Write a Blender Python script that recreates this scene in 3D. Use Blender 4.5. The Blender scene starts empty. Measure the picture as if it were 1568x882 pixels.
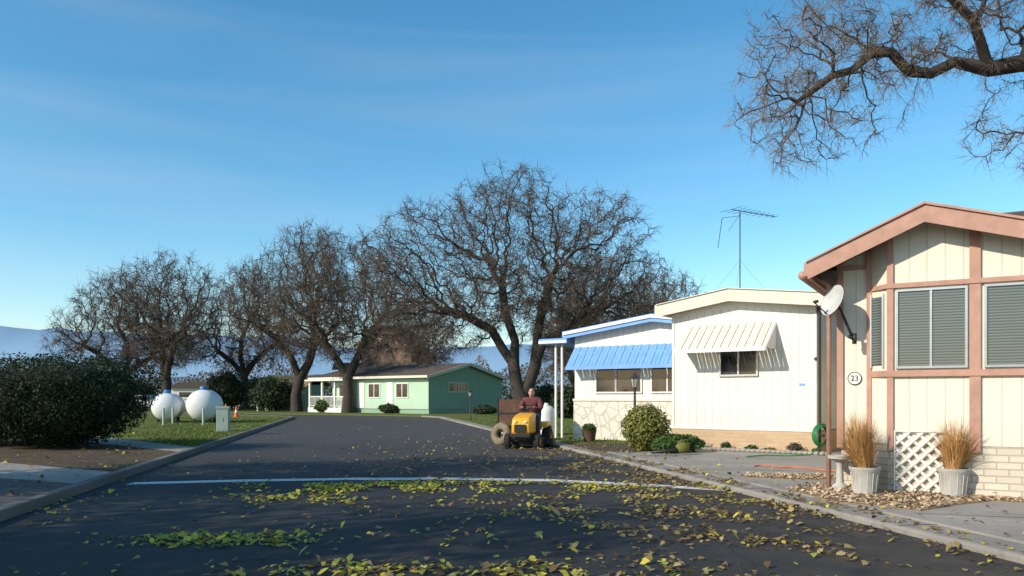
import bpy, bmesh, math, random
import numpy as np
from mathutils import Vector, Matrix, Quaternion, noise as mnoise
R=math.radians
random.seed(7)
scene=bpy.context.scene
COL=scene.collection

# ------------------------------------------------------------ materials
def newmat(name):
    m=bpy.data.materials.new(name); m.use_nodes=True
    nt=m.node_tree; b=nt.nodes['Principled BSDF']
    return m,nt,b
def N(nt,t,**kw):
    n=nt.nodes.new(t)
    for k,v in kw.items(): setattr(n,k,v)
    return n
def mathn(nt,op,a,b=None,c=None):
    n=nt.nodes.new('ShaderNodeMath'); n.operation=op
    for i,v in enumerate((a,b,c)):
        if v is None: continue
        if isinstance(v,(int,float)): n.inputs[i].default_value=v
        else: nt.links.new(v,n.inputs[i])
    return n.outputs[0]
def mixc(nt,f,a,b,mode='MIX'):
    n=nt.nodes.new('ShaderNodeMix'); n.data_type='RGBA'; n.blend_type=mode
    for s,v in ((n.inputs[0],f),(n.inputs[6],a),(n.inputs[7],b)):
        if isinstance(v,(int,float)): s.default_value=v
        elif isinstance(v,tuple): s.default_value=(v[0],v[1],v[2],1)
        else: nt.links.new(v,s)
    return n.outputs[2]
def ramp(nt,v,p0,p1):
    n=nt.nodes.new('ShaderNodeMapRange'); n.inputs[1].default_value=p0; n.inputs[2].default_value=p1
    nt.links.new(v,n.inputs[0]); return n.outputs[0]
def coord(nt): return N(nt,'ShaderNodeTexCoord').outputs['Object']
def nz(nt,scale,detail=5,rough=.6,vec=None,dist=0):
    n=N(nt,'ShaderNodeTexNoise'); n.inputs['Scale'].default_value=scale; n.inputs['Detail'].default_value=detail
    n.inputs['Roughness'].default_value=rough; n.inputs['Distortion'].default_value=dist
    nt.links.new(vec if vec is not None else coord(nt),n.inputs['Vector']); return n.outputs['Fac']
def bump(nt,b,h,strength=.3,dist=.02):
    n=N(nt,'ShaderNodeBump'); n.inputs['Strength'].default_value=strength; n.inputs['Distance'].default_value=dist
    nt.links.new(h,n.inputs['Height']); nt.links.new(n.outputs[0],b.inputs['Normal'])
def simple(name,col,rough=.7,var=.15,scale=3,metal=0,bmp=0,col2=None,fine=40,spec=.4):
    m,nt,b=newmat(name)
    c2=col2 or tuple(c*(1-var*2) for c in col)
    f=ramp(nt,nz(nt,scale,6),.35,.7)
    c=mixc(nt,f,col,c2)
    nt.links.new(c,b.inputs['Base Color']); b.inputs['Roughness'].default_value=rough
    b.inputs['Metallic'].default_value=metal; b.inputs['Specular IOR Level'].default_value=spec
    if bmp: bump(nt,b,nz(nt,fine,4),bmp,.01)
    return m
def leafm(name,col,var=.5,trans=.25):
    m,nt,b=newmat(name)
    g=N(nt,'ShaderNodeNewGeometry')
    c=mixc(nt,g.outputs['Random Per Island'],tuple(x*(1+var*.6) for x in col),tuple(x*(1-var) for x in col))
    nt.links.new(c,b.inputs['Base Color']); b.inputs['Roughness'].default_value=.65
    b.inputs['Specular IOR Level'].default_value=.25
    if trans:
        t=N(nt,'ShaderNodeBsdfTranslucent'); nt.links.new(c,t.inputs[0])
        mx=N(nt,'ShaderNodeMixShader'); mx.inputs[0].default_value=trans
        nt.links.new(b.outputs[0],mx.inputs[1]); nt.links.new(t.outputs[0],mx.inputs[2])
        nt.links.new(mx.outputs[0],nt.nodes['Material Output'].inputs['Surface'])
    return m
def siding(name,col,pitch,groove=.03,dark=.3):
    m,nt,b=newmat(name)
    co=coord(nt); s=N(nt,'ShaderNodeSeparateXYZ'); nt.links.new(co,s.inputs[0])
    xy=mathn(nt,'ADD',s.outputs[0],s.outputs[1])
    q=mathn(nt,'DIVIDE',xy,pitch)
    fr=mathn(nt,'FRACT',q)
    g=mathn(nt,'LESS_THAN',fr,groove/pitch)
    wn=N(nt,'ShaderNodeTexWhiteNoise',noise_dimensions='1D'); nt.links.new(mathn(nt,'FLOOR',q),wn.inputs['W'])
    dirt=ramp(nt,nz(nt,1.2,7),.4,.75)
    low=ramp(nt,s.outputs[2],1.1,.4)
    mp=N(nt,'ShaderNodeMapping'); mp.inputs['Scale'].default_value=(9,9,.5); nt.links.new(co,mp.inputs[0])
    st=ramp(nt,nz(nt,1.5,6,vec=mp.outputs[0]),.45,.8)
    c=mixc(nt,mathn(nt,'MULTIPLY',wn.outputs['Value'],.10),col,tuple(x*.7 for x in col))
    c=mixc(nt,mathn(nt,'MULTIPLY',dirt,.18),c,tuple(x*.7 for x in col))
    c=mixc(nt,mathn(nt,'MULTIPLY',st,.18),c,(.45,.38,.28))
    c=mixc(nt,mathn(nt,'MULTIPLY',low,.16),c,(.35,.28,.2))
    c=mixc(nt,mathn(nt,'MULTIPLY',g,dark),c,(.26,.23,.19))
    nt.links.new(c,b.inputs['Base Color']); b.inputs['Roughness'].default_value=.6
    bump(nt,b,mathn(nt,'SUBTRACT',1.0,g),.25,.01)
    return m
def brick(name,c1,c2,mortar,bw=.3,bh=.1):
    m,nt,b=newmat(name)
    s=N(nt,'ShaderNodeSeparateXYZ'); nt.links.new(coord(nt),s.inputs[0])
    cb=N(nt,'ShaderNodeCombineXYZ'); nt.links.new(mathn(nt,'ADD',s.outputs[0],s.outputs[1]),cb.inputs[0]); nt.links.new(s.outputs[2],cb.inputs[1])
    t=N(nt,'ShaderNodeTexBrick'); nt.links.new(cb.outputs[0],t.inputs['Vector'])
    t.inputs['Color1'].default_value=(*c1,1); t.inputs['Color2'].default_value=(*c2,1); t.inputs['Mortar'].default_value=(*mortar,1)
    t.inputs['Scale'].default_value=1; t.inputs['Brick Width'].default_value=bw; t.inputs['Row Height'].default_value=bh; t.inputs['Mortar Size'].default_value=.008
    c=mixc(nt,mathn(nt,'MULTIPLY',nz(nt,8,6),.5),t.outputs['Color'],tuple(x*.65 for x in c1))
    nt.links.new(c,b.inputs['Base Color']); b.inputs['Roughness'].default_value=.85
    bump(nt,b,mathn(nt,'SUBTRACT',1.0,t.outputs['Fac']),.6,.015)
    return m

def asphalt_m():
    m,nt,b=newmat('asphalt')
    a=nz(nt,260,2); p=ramp(nt,nz(nt,.35,6,dist=.6),.35,.68); q=ramp(nt,nz(nt,3,7),.4,.7)
    s=N(nt,'ShaderNodeSeparateXYZ'); nt.links.new(coord(nt),s.inputs[0])
    c=mixc(nt,p,(.027,.026,.026),(.046,.043,.041))
    c=mixc(nt,mathn(nt,'MULTIPLY',q,.4),c,(.022,.022,.022))
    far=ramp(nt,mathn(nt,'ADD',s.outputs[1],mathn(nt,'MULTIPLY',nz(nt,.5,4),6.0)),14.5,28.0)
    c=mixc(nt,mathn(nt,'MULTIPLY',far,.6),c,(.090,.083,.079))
    # dust and crushed leaves collected toward the right-hand gutter
    lat=mathn(nt,'ADD',s.outputs[0],mathn(nt,'MULTIPLY',s.outputs[1],.2))
    du=mathn(nt,'MULTIPLY',ramp(nt,lat,1.8,5.2),ramp(nt,nz(nt,2.2,7),.38,.66))
    c=mixc(nt,mathn(nt,'MULTIPLY',du,.55),c,(.12,.095,.065))
    v=N(nt,'ShaderNodeTexVoronoi',feature='DISTANCE_TO_EDGE'); v.inputs['Scale'].default_value=.35
    w=N(nt,'ShaderNodeVectorMath',operation='ADD'); nn=N(nt,'ShaderNodeTexNoise'); nn.inputs['Scale'].default_value=1.2; nn.inputs['Detail'].default_value=6
    nt.links.new(coord(nt),nn.inputs['Vector']); nt.links.new(coord(nt),w.inputs[0]); nt.links.new(nn.outputs['Color'],w.inputs[1]); nt.links.new(w.outputs[0],v.inputs['Vector'])
    cr=mathn(nt,'LESS_THAN',v.outputs['Distance'],.0035)
    c=mixc(nt,mathn(nt,'MULTIPLY',cr,.7),c,(.014,.014,.014))
    c=mixc(nt,mathn(nt,'GREATER_THAN',a,.66),c,(.11,.105,.10))
    nt.links.new(c,b.inputs['Base Color']); b.inputs['Roughness'].default_value=.78; b.inputs['Specular IOR Level'].default_value=.3
    bump(nt,b,a,.5,.006); return m
def ground_m(name,ca,cb,cc,s1=.5,s2=6,fine=90,bs=.6):
    m,nt,b=newmat(name)
    c=mixc(nt,ramp(nt,nz(nt,s1,6),.35,.65),ca,cb)
    c=mixc(nt,ramp(nt,nz(nt,s2,7),.45,.72),c,cc)
    c=mixc(nt,mathn(nt,'MULTIPLY',nz(nt,fine,3),.4),c,(.02,.02,.015))
    nt.links.new(c,b.inputs['Base Color']); b.inputs['Roughness'].default_value=.95; b.inputs['Specular IOR Level'].default_value=.1
    bump(nt,b,nz(nt,fine,4),bs,.03); return m
def concrete_m(name,col=(.36,.34,.31),dark=.4):
    m,nt,b=newmat(name)
    c=mixc(nt,ramp(nt,nz(nt,.7,7),.35,.7),col,tuple(x*.62 for x in col))
    c=mixc(nt,mathn(nt,'MULTIPLY',ramp(nt,nz(nt,9,6),.5,.8),dark),c,(.14,.12,.1))
    c=mixc(nt,mathn(nt,'MULTIPLY',nz(nt,150,2),.3),c,(.12,.11,.1))
    nt.links.new(c,b.inputs['Base Color']); b.inputs['Roughness'].default_value=.9
    bump(nt,b,nz(nt,120,3),.25,.006); return m
def blinds_m(name='blind_glass'):
    m,nt,b=newmat(name)
    s=N(nt,'ShaderNodeSeparateXYZ'); nt.links.new(coord(nt),s.inputs[0])
    fr=mathn(nt,'FRACT',mathn(nt,'DIVIDE',s.outputs[2],.035))
    c=mixc(nt,ramp(nt,fr,.15,.9),(.04,.045,.04),(.17,.19,.17))
    nt.links.new(c,b.inputs['Base Color']); b.inputs['Roughness'].default_value=.25; b.inputs['Specular IOR Level'].default_value=.5
    b.inputs['Coat Weight'].default_value=.6; b.inputs['Coat Roughness'].default_value=.03
    return m
def glass_m():
    m,nt,b=newmat('window_glass')
    c=mixc(nt,ramp(nt,nz(nt,1.5,3),.4,.6),(.012,.015,.02),(.05,.055,.06))
    nt.links.new(c,b.inputs['Base Color']); b.inputs['Roughness'].default_value=.06; b.inputs['Specular IOR Level'].default_value=.5
    return m
def stone_m():
    m,nt,b=newmat('white_stone_panel')
    s=N(nt,'ShaderNodeSeparateXYZ'); nt.links.new(coord(nt),s.inputs[0])
    cb=N(nt,'ShaderNodeCombineXYZ'); nt.links.new(mathn(nt,'ADD',s.outputs[0],s.outputs[1]),cb.inputs[0]); nt.links.new(s.outputs[2],cb.inputs[1])
    v=N(nt,'ShaderNodeTexVoronoi',feature='DISTANCE_TO_EDGE'); v.inputs['Scale'].default_value=3.6; nt.links.new(cb.outputs[0],v.inputs['Vector'])
    e=mathn(nt,'LESS_THAN',v.outputs['Distance'],.04)
    c=mixc(nt,e,(.64,.60,.51),(.47,.42,.34)); nt.links.new(c,b.inputs['Base Color']); b.inputs['Roughness'].default_value=.8
    bump(nt,b,v.outputs['Distance'],.5,.03); return m

M={}
M['asphalt']=asphalt_m()
M['concrete']=concrete_m('concrete',(.38,.345,.30)); M['kerb']=concrete_m('kerb_concrete',(.34,.31,.27),.6); M['kerb_dark']=concrete_m('weathered_kerb',(.17,.155,.135),.7)
M['lawn']=ground_m('lawn_grass',(.11,.155,.032),(.15,.18,.045),(.21,.19,.08),.35,3)
M['field']=ground_m('dry_ground',(.12,.13,.05),(.15,.13,.07),(.19,.16,.09),.05,.6,20)
M['dirt']=ground_m('dirt',(.13,.1,.07),(.09,.07,.05),(.19,.15,.1),1,8)
M['gravel']=ground_m('gravel_bed',(.46,.31,.18),(.38,.26,.15),(.52,.4,.27),4,30,60,1)
M['ggravel']=ground_m('grey_gravel',(.2,.19,.18),(.15,.14,.13),(.28,.27,.25),3,40,80,1)
M['paint']=simple('road_paint',(.74,.74,.72),.7,.1,14,bmp=.2,col2=(.42,.42,.40))
M['white_siding']=siding('white_siding',(.745,.725,.645),.2,.018,.4)
M['cream_siding']=siding('cream_siding',(.74,.69,.56),.2,.012,.45)
M['green_siding']=siding('green_siding',(.2,.37,.26),.3,.02); M['sunlit_mint_siding']=siding('sunlit_mint_siding',(.42,.60,.44),.3,.02)  # mint is the same green, lightened to paint sun onto the front
M['trim_pink']=simple('trim_terracotta',(.50,.28,.205),.65,.12,5,bmp=.1)
M['cream_trim']=simple('cream_trim',(.72,.65,.52),.6,.08,4)
M['white']=simple('white_paint',(.74,.72,.66),.5,.07,5)
M['blue']=simple('blue_metal',(.18,.38,.80),.45,.08,4)
M['roof_dark']=simple('roof_shingle',(.12,.09,.075),.9,.25,5,bmp=.4)
M['roof_white']=simple('roof_white',(.7,.69,.66),.7,.1,3)
M['roof_tan']=simple('roof_tan',(.46,.33,.15),.85,.15,3)
M['tan_brick']=brick('tan_brick',(.6,.42,.25),(.5,.34,.2),(.5,.43,.34),.3,.09)
M['cream_brick']=brick('cream_brick',(.68,.62,.49),(.6,.53,.42),(.4,.34,.27),.26,.085)
M['stone']=stone_m(); M['glass']=glass_m(); M['blinds']=blinds_m()
M['alum']=simple('aluminium',(.55,.55,.54),.35,.08,6,metal=.8)
M['metal_dark']=simple('dark_metal',(.035,.035,.035),.5,.1,8)
M['bark']=simple('bark',(.065,.052,.042),.95,.25,6,bmp=.8,fine=30)
M['twig']=simple('twig',(.27,.19,.12),.9,.2,2)
M['twig_far']=simple('twig_grey',(.15,.112,.082),.9,.25,.8)
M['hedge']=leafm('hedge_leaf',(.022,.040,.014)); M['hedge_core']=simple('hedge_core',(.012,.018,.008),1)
M['bushY']=leafm('bush_leaf_yellow',(.23,.24,.06)); M['bushG']=leafm('bush_leaf_green',(.07,.13,.03))
M['dleaf']=leafm('distant_leaf',(.05,.07,.03)); M['brownleaf']=leafm('brown_leaf',(.20,.155,.12))
M['leaf_y']=leafm('fallen_yellow',(.6,.5,.07),.35); M['leaf_g']=leafm('fallen_green',(.40,.44,.09),.4)
M['leaf_b']=leafm('fallen_brown',(.24,.15,.07),.5); M['leaf_t']=leafm('fallen_tan',(.42,.31,.13),.4)
M['straw']=leafm('straw',(.58,.34,.13),.35); M['grassblade']=leafm('grass_blade',(.15,.20,.045),.5)
M['yellow']=simple('tractor_yellow',(.85,.4,.012),.35,.06,4); M['black']=simple('black_plastic',(.018,.018,.018),.5,.1,6)
M['rubber']=simple('rubber',(.03,.03,.03),.85,.15,15,bmp=.3); M['oldtire']=simple('dusty_tire',(.25,.2,.13),.9,.25,8,bmp=.5)
M['skin']=simple('skin',(.55,.31,.21),.55,.06,8); M['jacket']=simple('maroon_jacket',(.15,.045,.04),.85,.2,9,bmp=.4,fine=25)
M['jeans']=simple('jeans',(.05,.07,.13),.9,.2,9,bmp=.3); M['hair']=simple('dark_hair',(.03,.02,.015),.8)
M['tank']=simple('tank_white',(.72,.72,.69),.4,.08,2); M['capblue']=simple('cap_blue',(.05,.14,.4),.4)
M['pedestal']=simple('utility_green',(.34,.42,.36),.6,.1,4); M['orange']=simple('cone_orange',(.85,.14,.02),.5)
M['pot']=simple('pot_grey',(.5,.48,.44),.8,.12,6,bmp=.2); M['soil']=simple('soil',(.05,.035,.025),1)
M['potbrown']=simple('pot_brown',(.12,.07,.045),.8)
M['wood']=simple('weathered_wood',(.15,.085,.055),.9,.25,5,bmp=.4); M['barn']=siding('barn_wood',(.24,.14,.10),.4,.05)
M['hoseG']=simple('green_hose',(.02,.2,.06),.4); M['hoseO']=simple('orange_cord',(.7,.17,.05),.5)
M['pebble']=leafm('pebbles',(.55,.4,.26),.5,0)
M['dish']=simple('dish_grey',(.55,.55,.52),.5,.08,6)
M['hill']=simple('hill_haze_blue',(.225,.36,.50),1,.05,.002,spec=0); M['hill2']=simple('hill_near_haze',(.17,.27,.34),1,.08,.004,spec=0)  # distance haze mixed into the blue of both ridges
M['solar']=simple('skylight_panel',(.1,.14,.16),.15,.1,3)
M['carpaint']=simple('car_white',(.6,.61,.62),.3,.03,3); M['lampglass']=simple('lamp_glass',(.45,.45,.4),.2)

# ------------------------------------------------------------ mesh tools
class MB:
    def __init__(s): s.v=[]; s.f=[]; s.m=[]
    def add(s,vs,fs,mi=0):
        o=len(s.v); s.v.extend([tuple(x) for x in vs]); s.f.extend([tuple(i+o for i in f) for f in fs]); s.m.extend([mi]*len(fs))
    def box(s,x0,x1,y0,y1,z0,z1,mi=0):
        s.add([(x0,y0,z0),(x1,y0,z0),(x1,y1,z0),(x0,y1,z0),(x0,y0,z1),(x1,y0,z1),(x1,y1,z1),(x0,y1,z1)],
              [(0,3,2,1),(4,5,6,7),(0,1,5,4),(1,2,6,5),(2,3,7,6),(3,0,4,7)],mi)
    def prism(s,poly,h0,h1,axis='z',mi=0):
        n=len(poly)
        if axis=='z': a=[(x,y,h0) for x,y in poly]; b=[(x,y,h1) for x,y in poly]
        elif axis=='y': a=[(x,h0,z) for x,z in poly]; b=[(x,h1,z) for x,z in poly]
        else: a=[(h0,y,z) for y,z in poly]; b=[(h1,y,z) for y,z in poly]
        s.add(a+b,[tuple(range(n))[::-1],tuple(range(n,2*n))]+[(i,(i+1)%n,n+(i+1)%n,n+i) for i in range(n)],mi)
    def tube(s,pts,rad,n=8,mi=0,cap=True):
        pts=[Vector(p) for p in pts]
        if isinstance(rad,(int,float)): rad=[rad]*len(pts)
        t=(pts[1]-pts[0]).normalized(); up=Vector((0,0,1)) if abs(t.z)<.9 else Vector((1,0,0))
        u=t.cross(up).normalized(); o=len(s.v)
        for i,p in enumerate(pts):
            t2=(pts[min(i+1,len(pts)-1)]-pts[max(i-1,0)])
            t2=t2.normalized() if t2.length>1e-9 else t
            u=(u-t2*u.dot(t2)); u=u.normalized() if u.length>1e-6 else t2.orthogonal().normalized()
            w=t2.cross(u)
            for k in range(n):
                a=2*math.pi*k/n; q=p+(u*math.cos(a)+w*math.sin(a))*rad[i]; s.v.append((q.x,q.y,q.z))
        for i in range(len(pts)-1):
            for k in range(n):
                a=o+i*n+k; b=o+i*n+(k+1)%n; s.f.append((a,b,b+n,a+n)); s.m.append(mi)
        if cap:
            s.f.append(tuple(o+k for k in range(n))[::-1]); s.m.append(mi)
            s.f.append(tuple(o+(len(pts)-1)*n+k for k in range(n))); s.m.append(mi)
    def lathe(s,prof,c=(0,0,0),n=20,mi=0,mat=None):
        o=len(s.v)
        for r,z in prof:
            for k in range(n):
                a=2*math.pi*k/n; p=Vector((r*math.cos(a),r*math.sin(a),z))
                if mat is not None: p=mat@p
                s.v.append((p.x+c[0],p.y+c[1],p.z+c[2]))
        for i in range(len(prof)-1):
            for k in range(n):
                a=o+i*n+k; b=o+i*n+(k+1)%n; s.f.append((a,b,b+n,a+n)); s.m.append(mi)
    def ellip(s,c,r,n=14,m=9,mi=0,mat=None,jit=0):
        o=len(s.v)
        for i in range(m+1):
            ph=math.pi*i/m
            for k in range(n):
                a=2*math.pi*k/n; p=Vector((r[0]*math.sin(ph)*math.cos(a),r[1]*math.sin(ph)*math.sin(a),-r[2]*math.cos(ph)))
                if jit: p*=1+jit*mnoise.noise(p*3+Vector(c))
                if mat is not None: p=mat@p
                s.v.append((p.x+c[0],p.y+c[1],p.z+c[2]))
        for i in range(m):
            for k in range(n):
                a=o+i*n+k; b=o+i*n+(k+1)%n; s.f.append((a,b,b+n,a+n)); s.m.append(mi)
    def torus(s,c,R_,r,n=28,k=10,mi=0,mat=None,sq=1):
        o=len(s.v)
        for i in range(n):
            a=2*math.pi*i/n
            for j in range(k):
                b=2*math.pi*j/k; p=Vector(((R_+r*math.cos(b))*math.cos(a),(R_+r*math.cos(b))*math.sin(a),sq*r*math.sin(b)))
                if mat is not None: p=mat@p
                s.v.append((p.x+c[0],p.y+c[1],p.z+c[2]))
        for i in range(n):
            for j in range(k):
                s.f.append((o+i*k+j,o+((i+1)%n)*k+j,o+((i+1)%n)*k+(j+1)%k,o+i*k+(j+1)%k)); s.m.append(mi)
    def obj(s,name,mats,parent=None,smooth=False,loc=(0,0,0),rotz=0,bevel=0):
        me=bpy.data.meshes.new(name); me.from_pydata(s.v,[],s.f)
        if not isinstance(mats,(list,tuple)): mats=[mats]
        for m in mats: me.materials.append(M[m] if isinstance(m,str) else m)
        me.polygons.foreach_set('material_index',s.m)
        me.update()
        if smooth:
            me.polygons.foreach_set('use_smooth',[True]*len(s.f))
            if smooth=='auto': me.set_sharp_from_angle(angle=R(40))
        o=bpy.data.objects.new(name,me); COL.objects.link(o)
        o.location=loc; o.rotation_euler=(0,0,rotz)
        if parent: o.parent=parent
        if bevel:
            b=o.modifiers.new('bevel','BEVEL'); b.width=bevel; b.segments=2; b.limit_method='ANGLE'
        return o
def empty(name,loc=(0,0,0),rotz=0,rot=None):
    e=bpy.data.objects.new(name,None); COL.objects.link(e); e.location=loc; e.rotation_euler=rot or (0,0,rotz); e.empty_display_size=.3; return e
def skin(name,parent,vs,es,rs,mat,sub=2):
    me=bpy.data.meshes.new(name); me.from_pydata(vs,es,[]); me.materials.append(M[mat])
    o=bpy.data.objects.new(name,me); COL.objects.link(o); o.parent=parent
    sk=o.modifiers.new('skin','SKIN'); sk.use_smooth_shade=True
    for i,r in enumerate(rs):
        rr=r if isinstance(r,tuple) else (r,r); me.skin_vertices[0].data[i].radius=rr
    me.skin_vertices[0].data[0].use_root=True
    s=o.modifiers.new('sub','SUBSURF'); s.levels=sub; s.render_levels=sub
    return o
def npmesh(name,V,F,mats,mi=None,smooth=False):
    me=bpy.data.meshes.new(name); V=np.asarray(V,dtype=np.float32); F=np.asarray(F,dtype=np.int32)
    n,k=F.shape
    me.vertices.add(len(V)); me.vertices.foreach_set('co',V.ravel())
    me.loops.add(n*k); me.loops.foreach_set('vertex_index',F.ravel())
    me.polygons.add(n); me.polygons.foreach_set('loop_start',np.arange(0,n*k,k,dtype=np.int32))
    for m in mats: me.materials.append(M[m])
    if mi is not None: me.polygons.foreach_set('material_index',np.asarray(mi,dtype=np.int32))
    if smooth: me.polygons.foreach_set('use_smooth',np.ones(n,dtype=bool))
    me.update(calc_edges=True); me.validate()
    return me
def link(name,me,loc=(0,0,0),rotz=0,scale=(1,1,1),parent=None):
    o=bpy.data.objects.new(name,me); COL.objects.link(o); o.location=loc; o.rotation_euler=(0,0,rotz); o.scale=scale
    if parent: o.parent=parent
    return o

# ------------------------------------------------------------ camera, sun, sky
cam=bpy.data.cameras.new('camera'); co=bpy.data.objects.new('camera',cam); COL.objects.link(co)
co.location=(0,0,1.3); co.rotation_euler=(R(90),0,0); cam.lens=36*1200/1568; cam.sensor_width=36
cam.shift_y=(608-441)/1568; cam.clip_end=9000; scene.camera=co
sdir=Vector((-.84,-.54,0)).normalized(); EL=R(29)
tosun=Vector((sdir.x*math.cos(EL),sdir.y*math.cos(EL),math.sin(EL)))
sl=bpy.data.lights.new('sun','SUN'); sl.energy=5.0; sl.angle=R(.5); sl.color=(1,.91,.77)
so=bpy.data.objects.new('sun',sl); COL.objects.link(so); so.rotation_euler=tosun.to_track_quat('Z','Y').to_euler(); so.location=(0,0,30)
w=bpy.data.worlds.new('World'); scene.world=w; w.use_nodes=True; nt=w.node_tree
bg=nt.nodes['Background']; sky=N(nt,'ShaderNodeTexSky'); sky.sky_type='NISHITA'; sky.sun_disc=False
sky.sun_elevation=EL; sky.sun_rotation=math.atan2(tosun.x,tosun.y); sky.air_density=1.0; sky.dust_density=.4; sky.ozone_density=1.8
hs=N(nt,'ShaderNodeHueSaturation'); hs.inputs['Hue'].default_value=.488; hs.inputs['Saturation'].default_value=1.32; hs.inputs['Value'].default_value=1.4
nt.links.new(sky.outputs[0],hs.inputs['Color'])
tc=N(nt,'ShaderNodeTexCoord'); mp=N(nt,'ShaderNodeMapping'); mp.inputs['Scale'].default_value=(.8,1.0,9.0); mp.inputs['Rotation'].default_value=(0,R(2),0)
nt.links.new(tc.outputs['Generated'],mp.inputs[0])
c1=ramp(nt,nz(nt,1.5,5,.5,vec=mp.outputs[0],dist=.3),.5,.9)
c2=mathn(nt,'MULTIPLY',c1,.2)
colr=mixc(nt,c2,hs.outputs[0],(5.5,6.0,6.6))
nt.links.new(colr,bg.inputs[0]); bg.inputs[1].default_value=.135
scene.view_settings.view_transform='Standard'; scene.view_settings.look='None'; scene.view_settings.exposure=0

# ------------------------------------------------------------ ground & road
g=MB()
g.add([(-4000,-4000,-.03),(4000,-4000,-.03),(4000,4000,-.03),(-4000,4000,-.03)],[(0,1,2,3)])
g.obj('ground','field')
LC=lambda d:-3.7-.2*d
RC=lambda d:5.2-.2*d
r=MB()
r.add([(LC(-14)-.0,-14,0),(RC(-14),-14,0),(RC(46),46,0),(LC(46),46,0)],[(0,1,2,3)])
r.add([(LC(46),46,0),(RC(46),46,0),(-4.6,49,0),(-6.2,52,0),(-9.5,54.6,0),(-14,57,0),(-21,60.5,0),(-34,66,0),(-60,75,0),(-60,67.5,0),(-34,59,0),(-21,53.6,0),(-15.2,50.3,0),(-13.4,48.4,0)],[tuple(range(14))])
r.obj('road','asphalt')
pl=[(LC(11.9)+.35,11.75),(-4.2,12.15),(-2.6,12.4),(-1.0,12.45),(.6,12.2),(1.9,11.6),(2.95,10.95)]
s=MB()
vs=[];n=len(pl)
for x,y in pl: vs.append((x,y-.15,.004))
for x,y in pl: vs.append((x,y+.18,.004))
s.add(vs,[(i,i+1,n+i+1,n+i) for i in range(n-1)])
s.obj('road_marking_line','paint')

def slab(name,poly,mat,z=.1,z0=-.05):
    b=MB(); b.prism(poly,z0,z); return b.obj(name,mat)
def strip(name,inner,outer,z,mat,bevel=.02):
    poly=inner+outer[::-1]
    b=MB(); b.prism(poly,-.05,z); return b.obj(name,mat,bevel=bevel)
ds=[-14,0,10.9,12.5,20,30,40,46]
li=[(LC(d),d) for d in ds]+[(-13.4,48.4),(-15.2,50.3),(-21,53.6),(-34,59),(-60,67.5)]
lo=[(LC(d)-.16,d) for d in ds]+[(-13.56,48.45),(-15.3,50.15),(-21.05,53.45),(-34,58.85),(-60,67.3)]
strip('kerb',lo,li,.12,'kerb_dark')
K=.165
slab('gravel_verge',[(LC(-14)-K,-14),(LC(10.9)-K,10.9),(-16,15.5),(-60,30),(-60,-14)],'ggravel',.1)
slab('driveway',[(LC(10.9)-K,10.9),(LC(12.5)-K,12.5),(-16,18.5),(-16,15.5)],'concrete',.105)
slab('planting_bed',[(LC(12.5)-K,12.5),(LC(17.2)-K,17.2),(-16,25.2),(-16,18.5)],'dirt',.1)
slab('path',[(LC(17.2)-K,17.2),(LC(18.7)-K,18.7),(-16,27.2),(-16,25.2)],'concrete',.105)
slab('lawn',[(LC(18.7)-K,18.7),(LC(46)-K,46),(-13.56,48.45),(-15.3,50.15),(-21.05,53.45),(-34,58.85),(-60,67.3),(-60,30),(-16,27.2)],'lawn',.1)
slab('lawn',[(-60,75.2),(-34,66.2),(-21,60.7),(-14,57.2),(-9.4,54.8),(-6.1,52.1),(30,52.1),(30,120),(-60,120)],'lawn',.06)
dr=[-14,0,6,10,14,20,30,40,46]
ri=[(RC(d)-.003,d) for d in dr]; ro=[(RC(d)+.42,d) for d in dr]
strip('kerb',ri+[(-4.45,49),(-6.05,52)],ro+[(-4.2,49),(-5.9,52)],.07,'kerb',.03)
slab('pavement',[(RC(-14)+.42,-14),(RC(19.6)+.42,19.6),(16,26),(16,-14)],'concrete',.085)
slab('lawn',[(RC(19.6)+.42,19.6),(RC(46)+.42,46),(-4.2,49),(-5.9,52),(30,52),(30,26.5),(16,26.5)],'lawn',.08)
slab('planting_bed',[(1.9,17.6),(1.5,19.9),(2.6,20.6),(4.0,19.3),(3.7,18.2),(2.6,17.2)],'dirt',.095)
def bed(name,poly,mat,z):
    b=MB(); b.prism(poly,.05,z); return b.obj(name,mat)
G1=[(3.62,10.35),(4.25,10.95),(5.3,10.5),(7.4,9.2),(6.6,8.55),(5.6,9.15),(4.9,8.75),(4.35,8.35),(3.75,9.1)];G2=[(3.45,11.9),(3.75,12.4),(4.9,12.2),(5.1,11.7),(4.3,11.45)]
bed('gravel_bed',G1,'gravel',.092)
bed('gravel_bed',G2,'gravel',.092)
j=MB()
for a,b_ in (((3.2,13.2),(6.4,12.4)),((2.4,16.4),(5.6,15.4)),((4.2,8.2),(7.2,7.2)),((4.6,6.5),(7.6,5.5))):
    a=Vector((*a,.0875));b2=Vector((*b_,.0875)); t=(b2-a).normalized(); nn=Vector((-t.y,t.x,0))*.008
    j.add([a-nn,b2-nn,b2+nn,a+nn],[(0,1,2,3)])
for k in range(2,24):
    d=k*1.5; a=Vector((RC(d),d,.0725)); b2=Vector((RC(d)+.41,d+.08,.0725)); j.add([a+Vector((0,-.008,0)),b2+Vector((0,-.008,0)),b2+Vector((0,.008,0)),a+Vector((0,.008,0))],[(0,1,2,3)])
j.obj('pavement_joints','soil')
rng=np.random.default_rng(3)
def inpoly(p,poly):
    x,y=p; c=False
    for i in range(len(poly)):
        x1,y1=poly[i]; x2,y2=poly[i-1]
        if (y1>y)!=(y2>y) and x<(x2-x1)*(y-y1)/(y2-y1)+x1: c=not c
    return c
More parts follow.
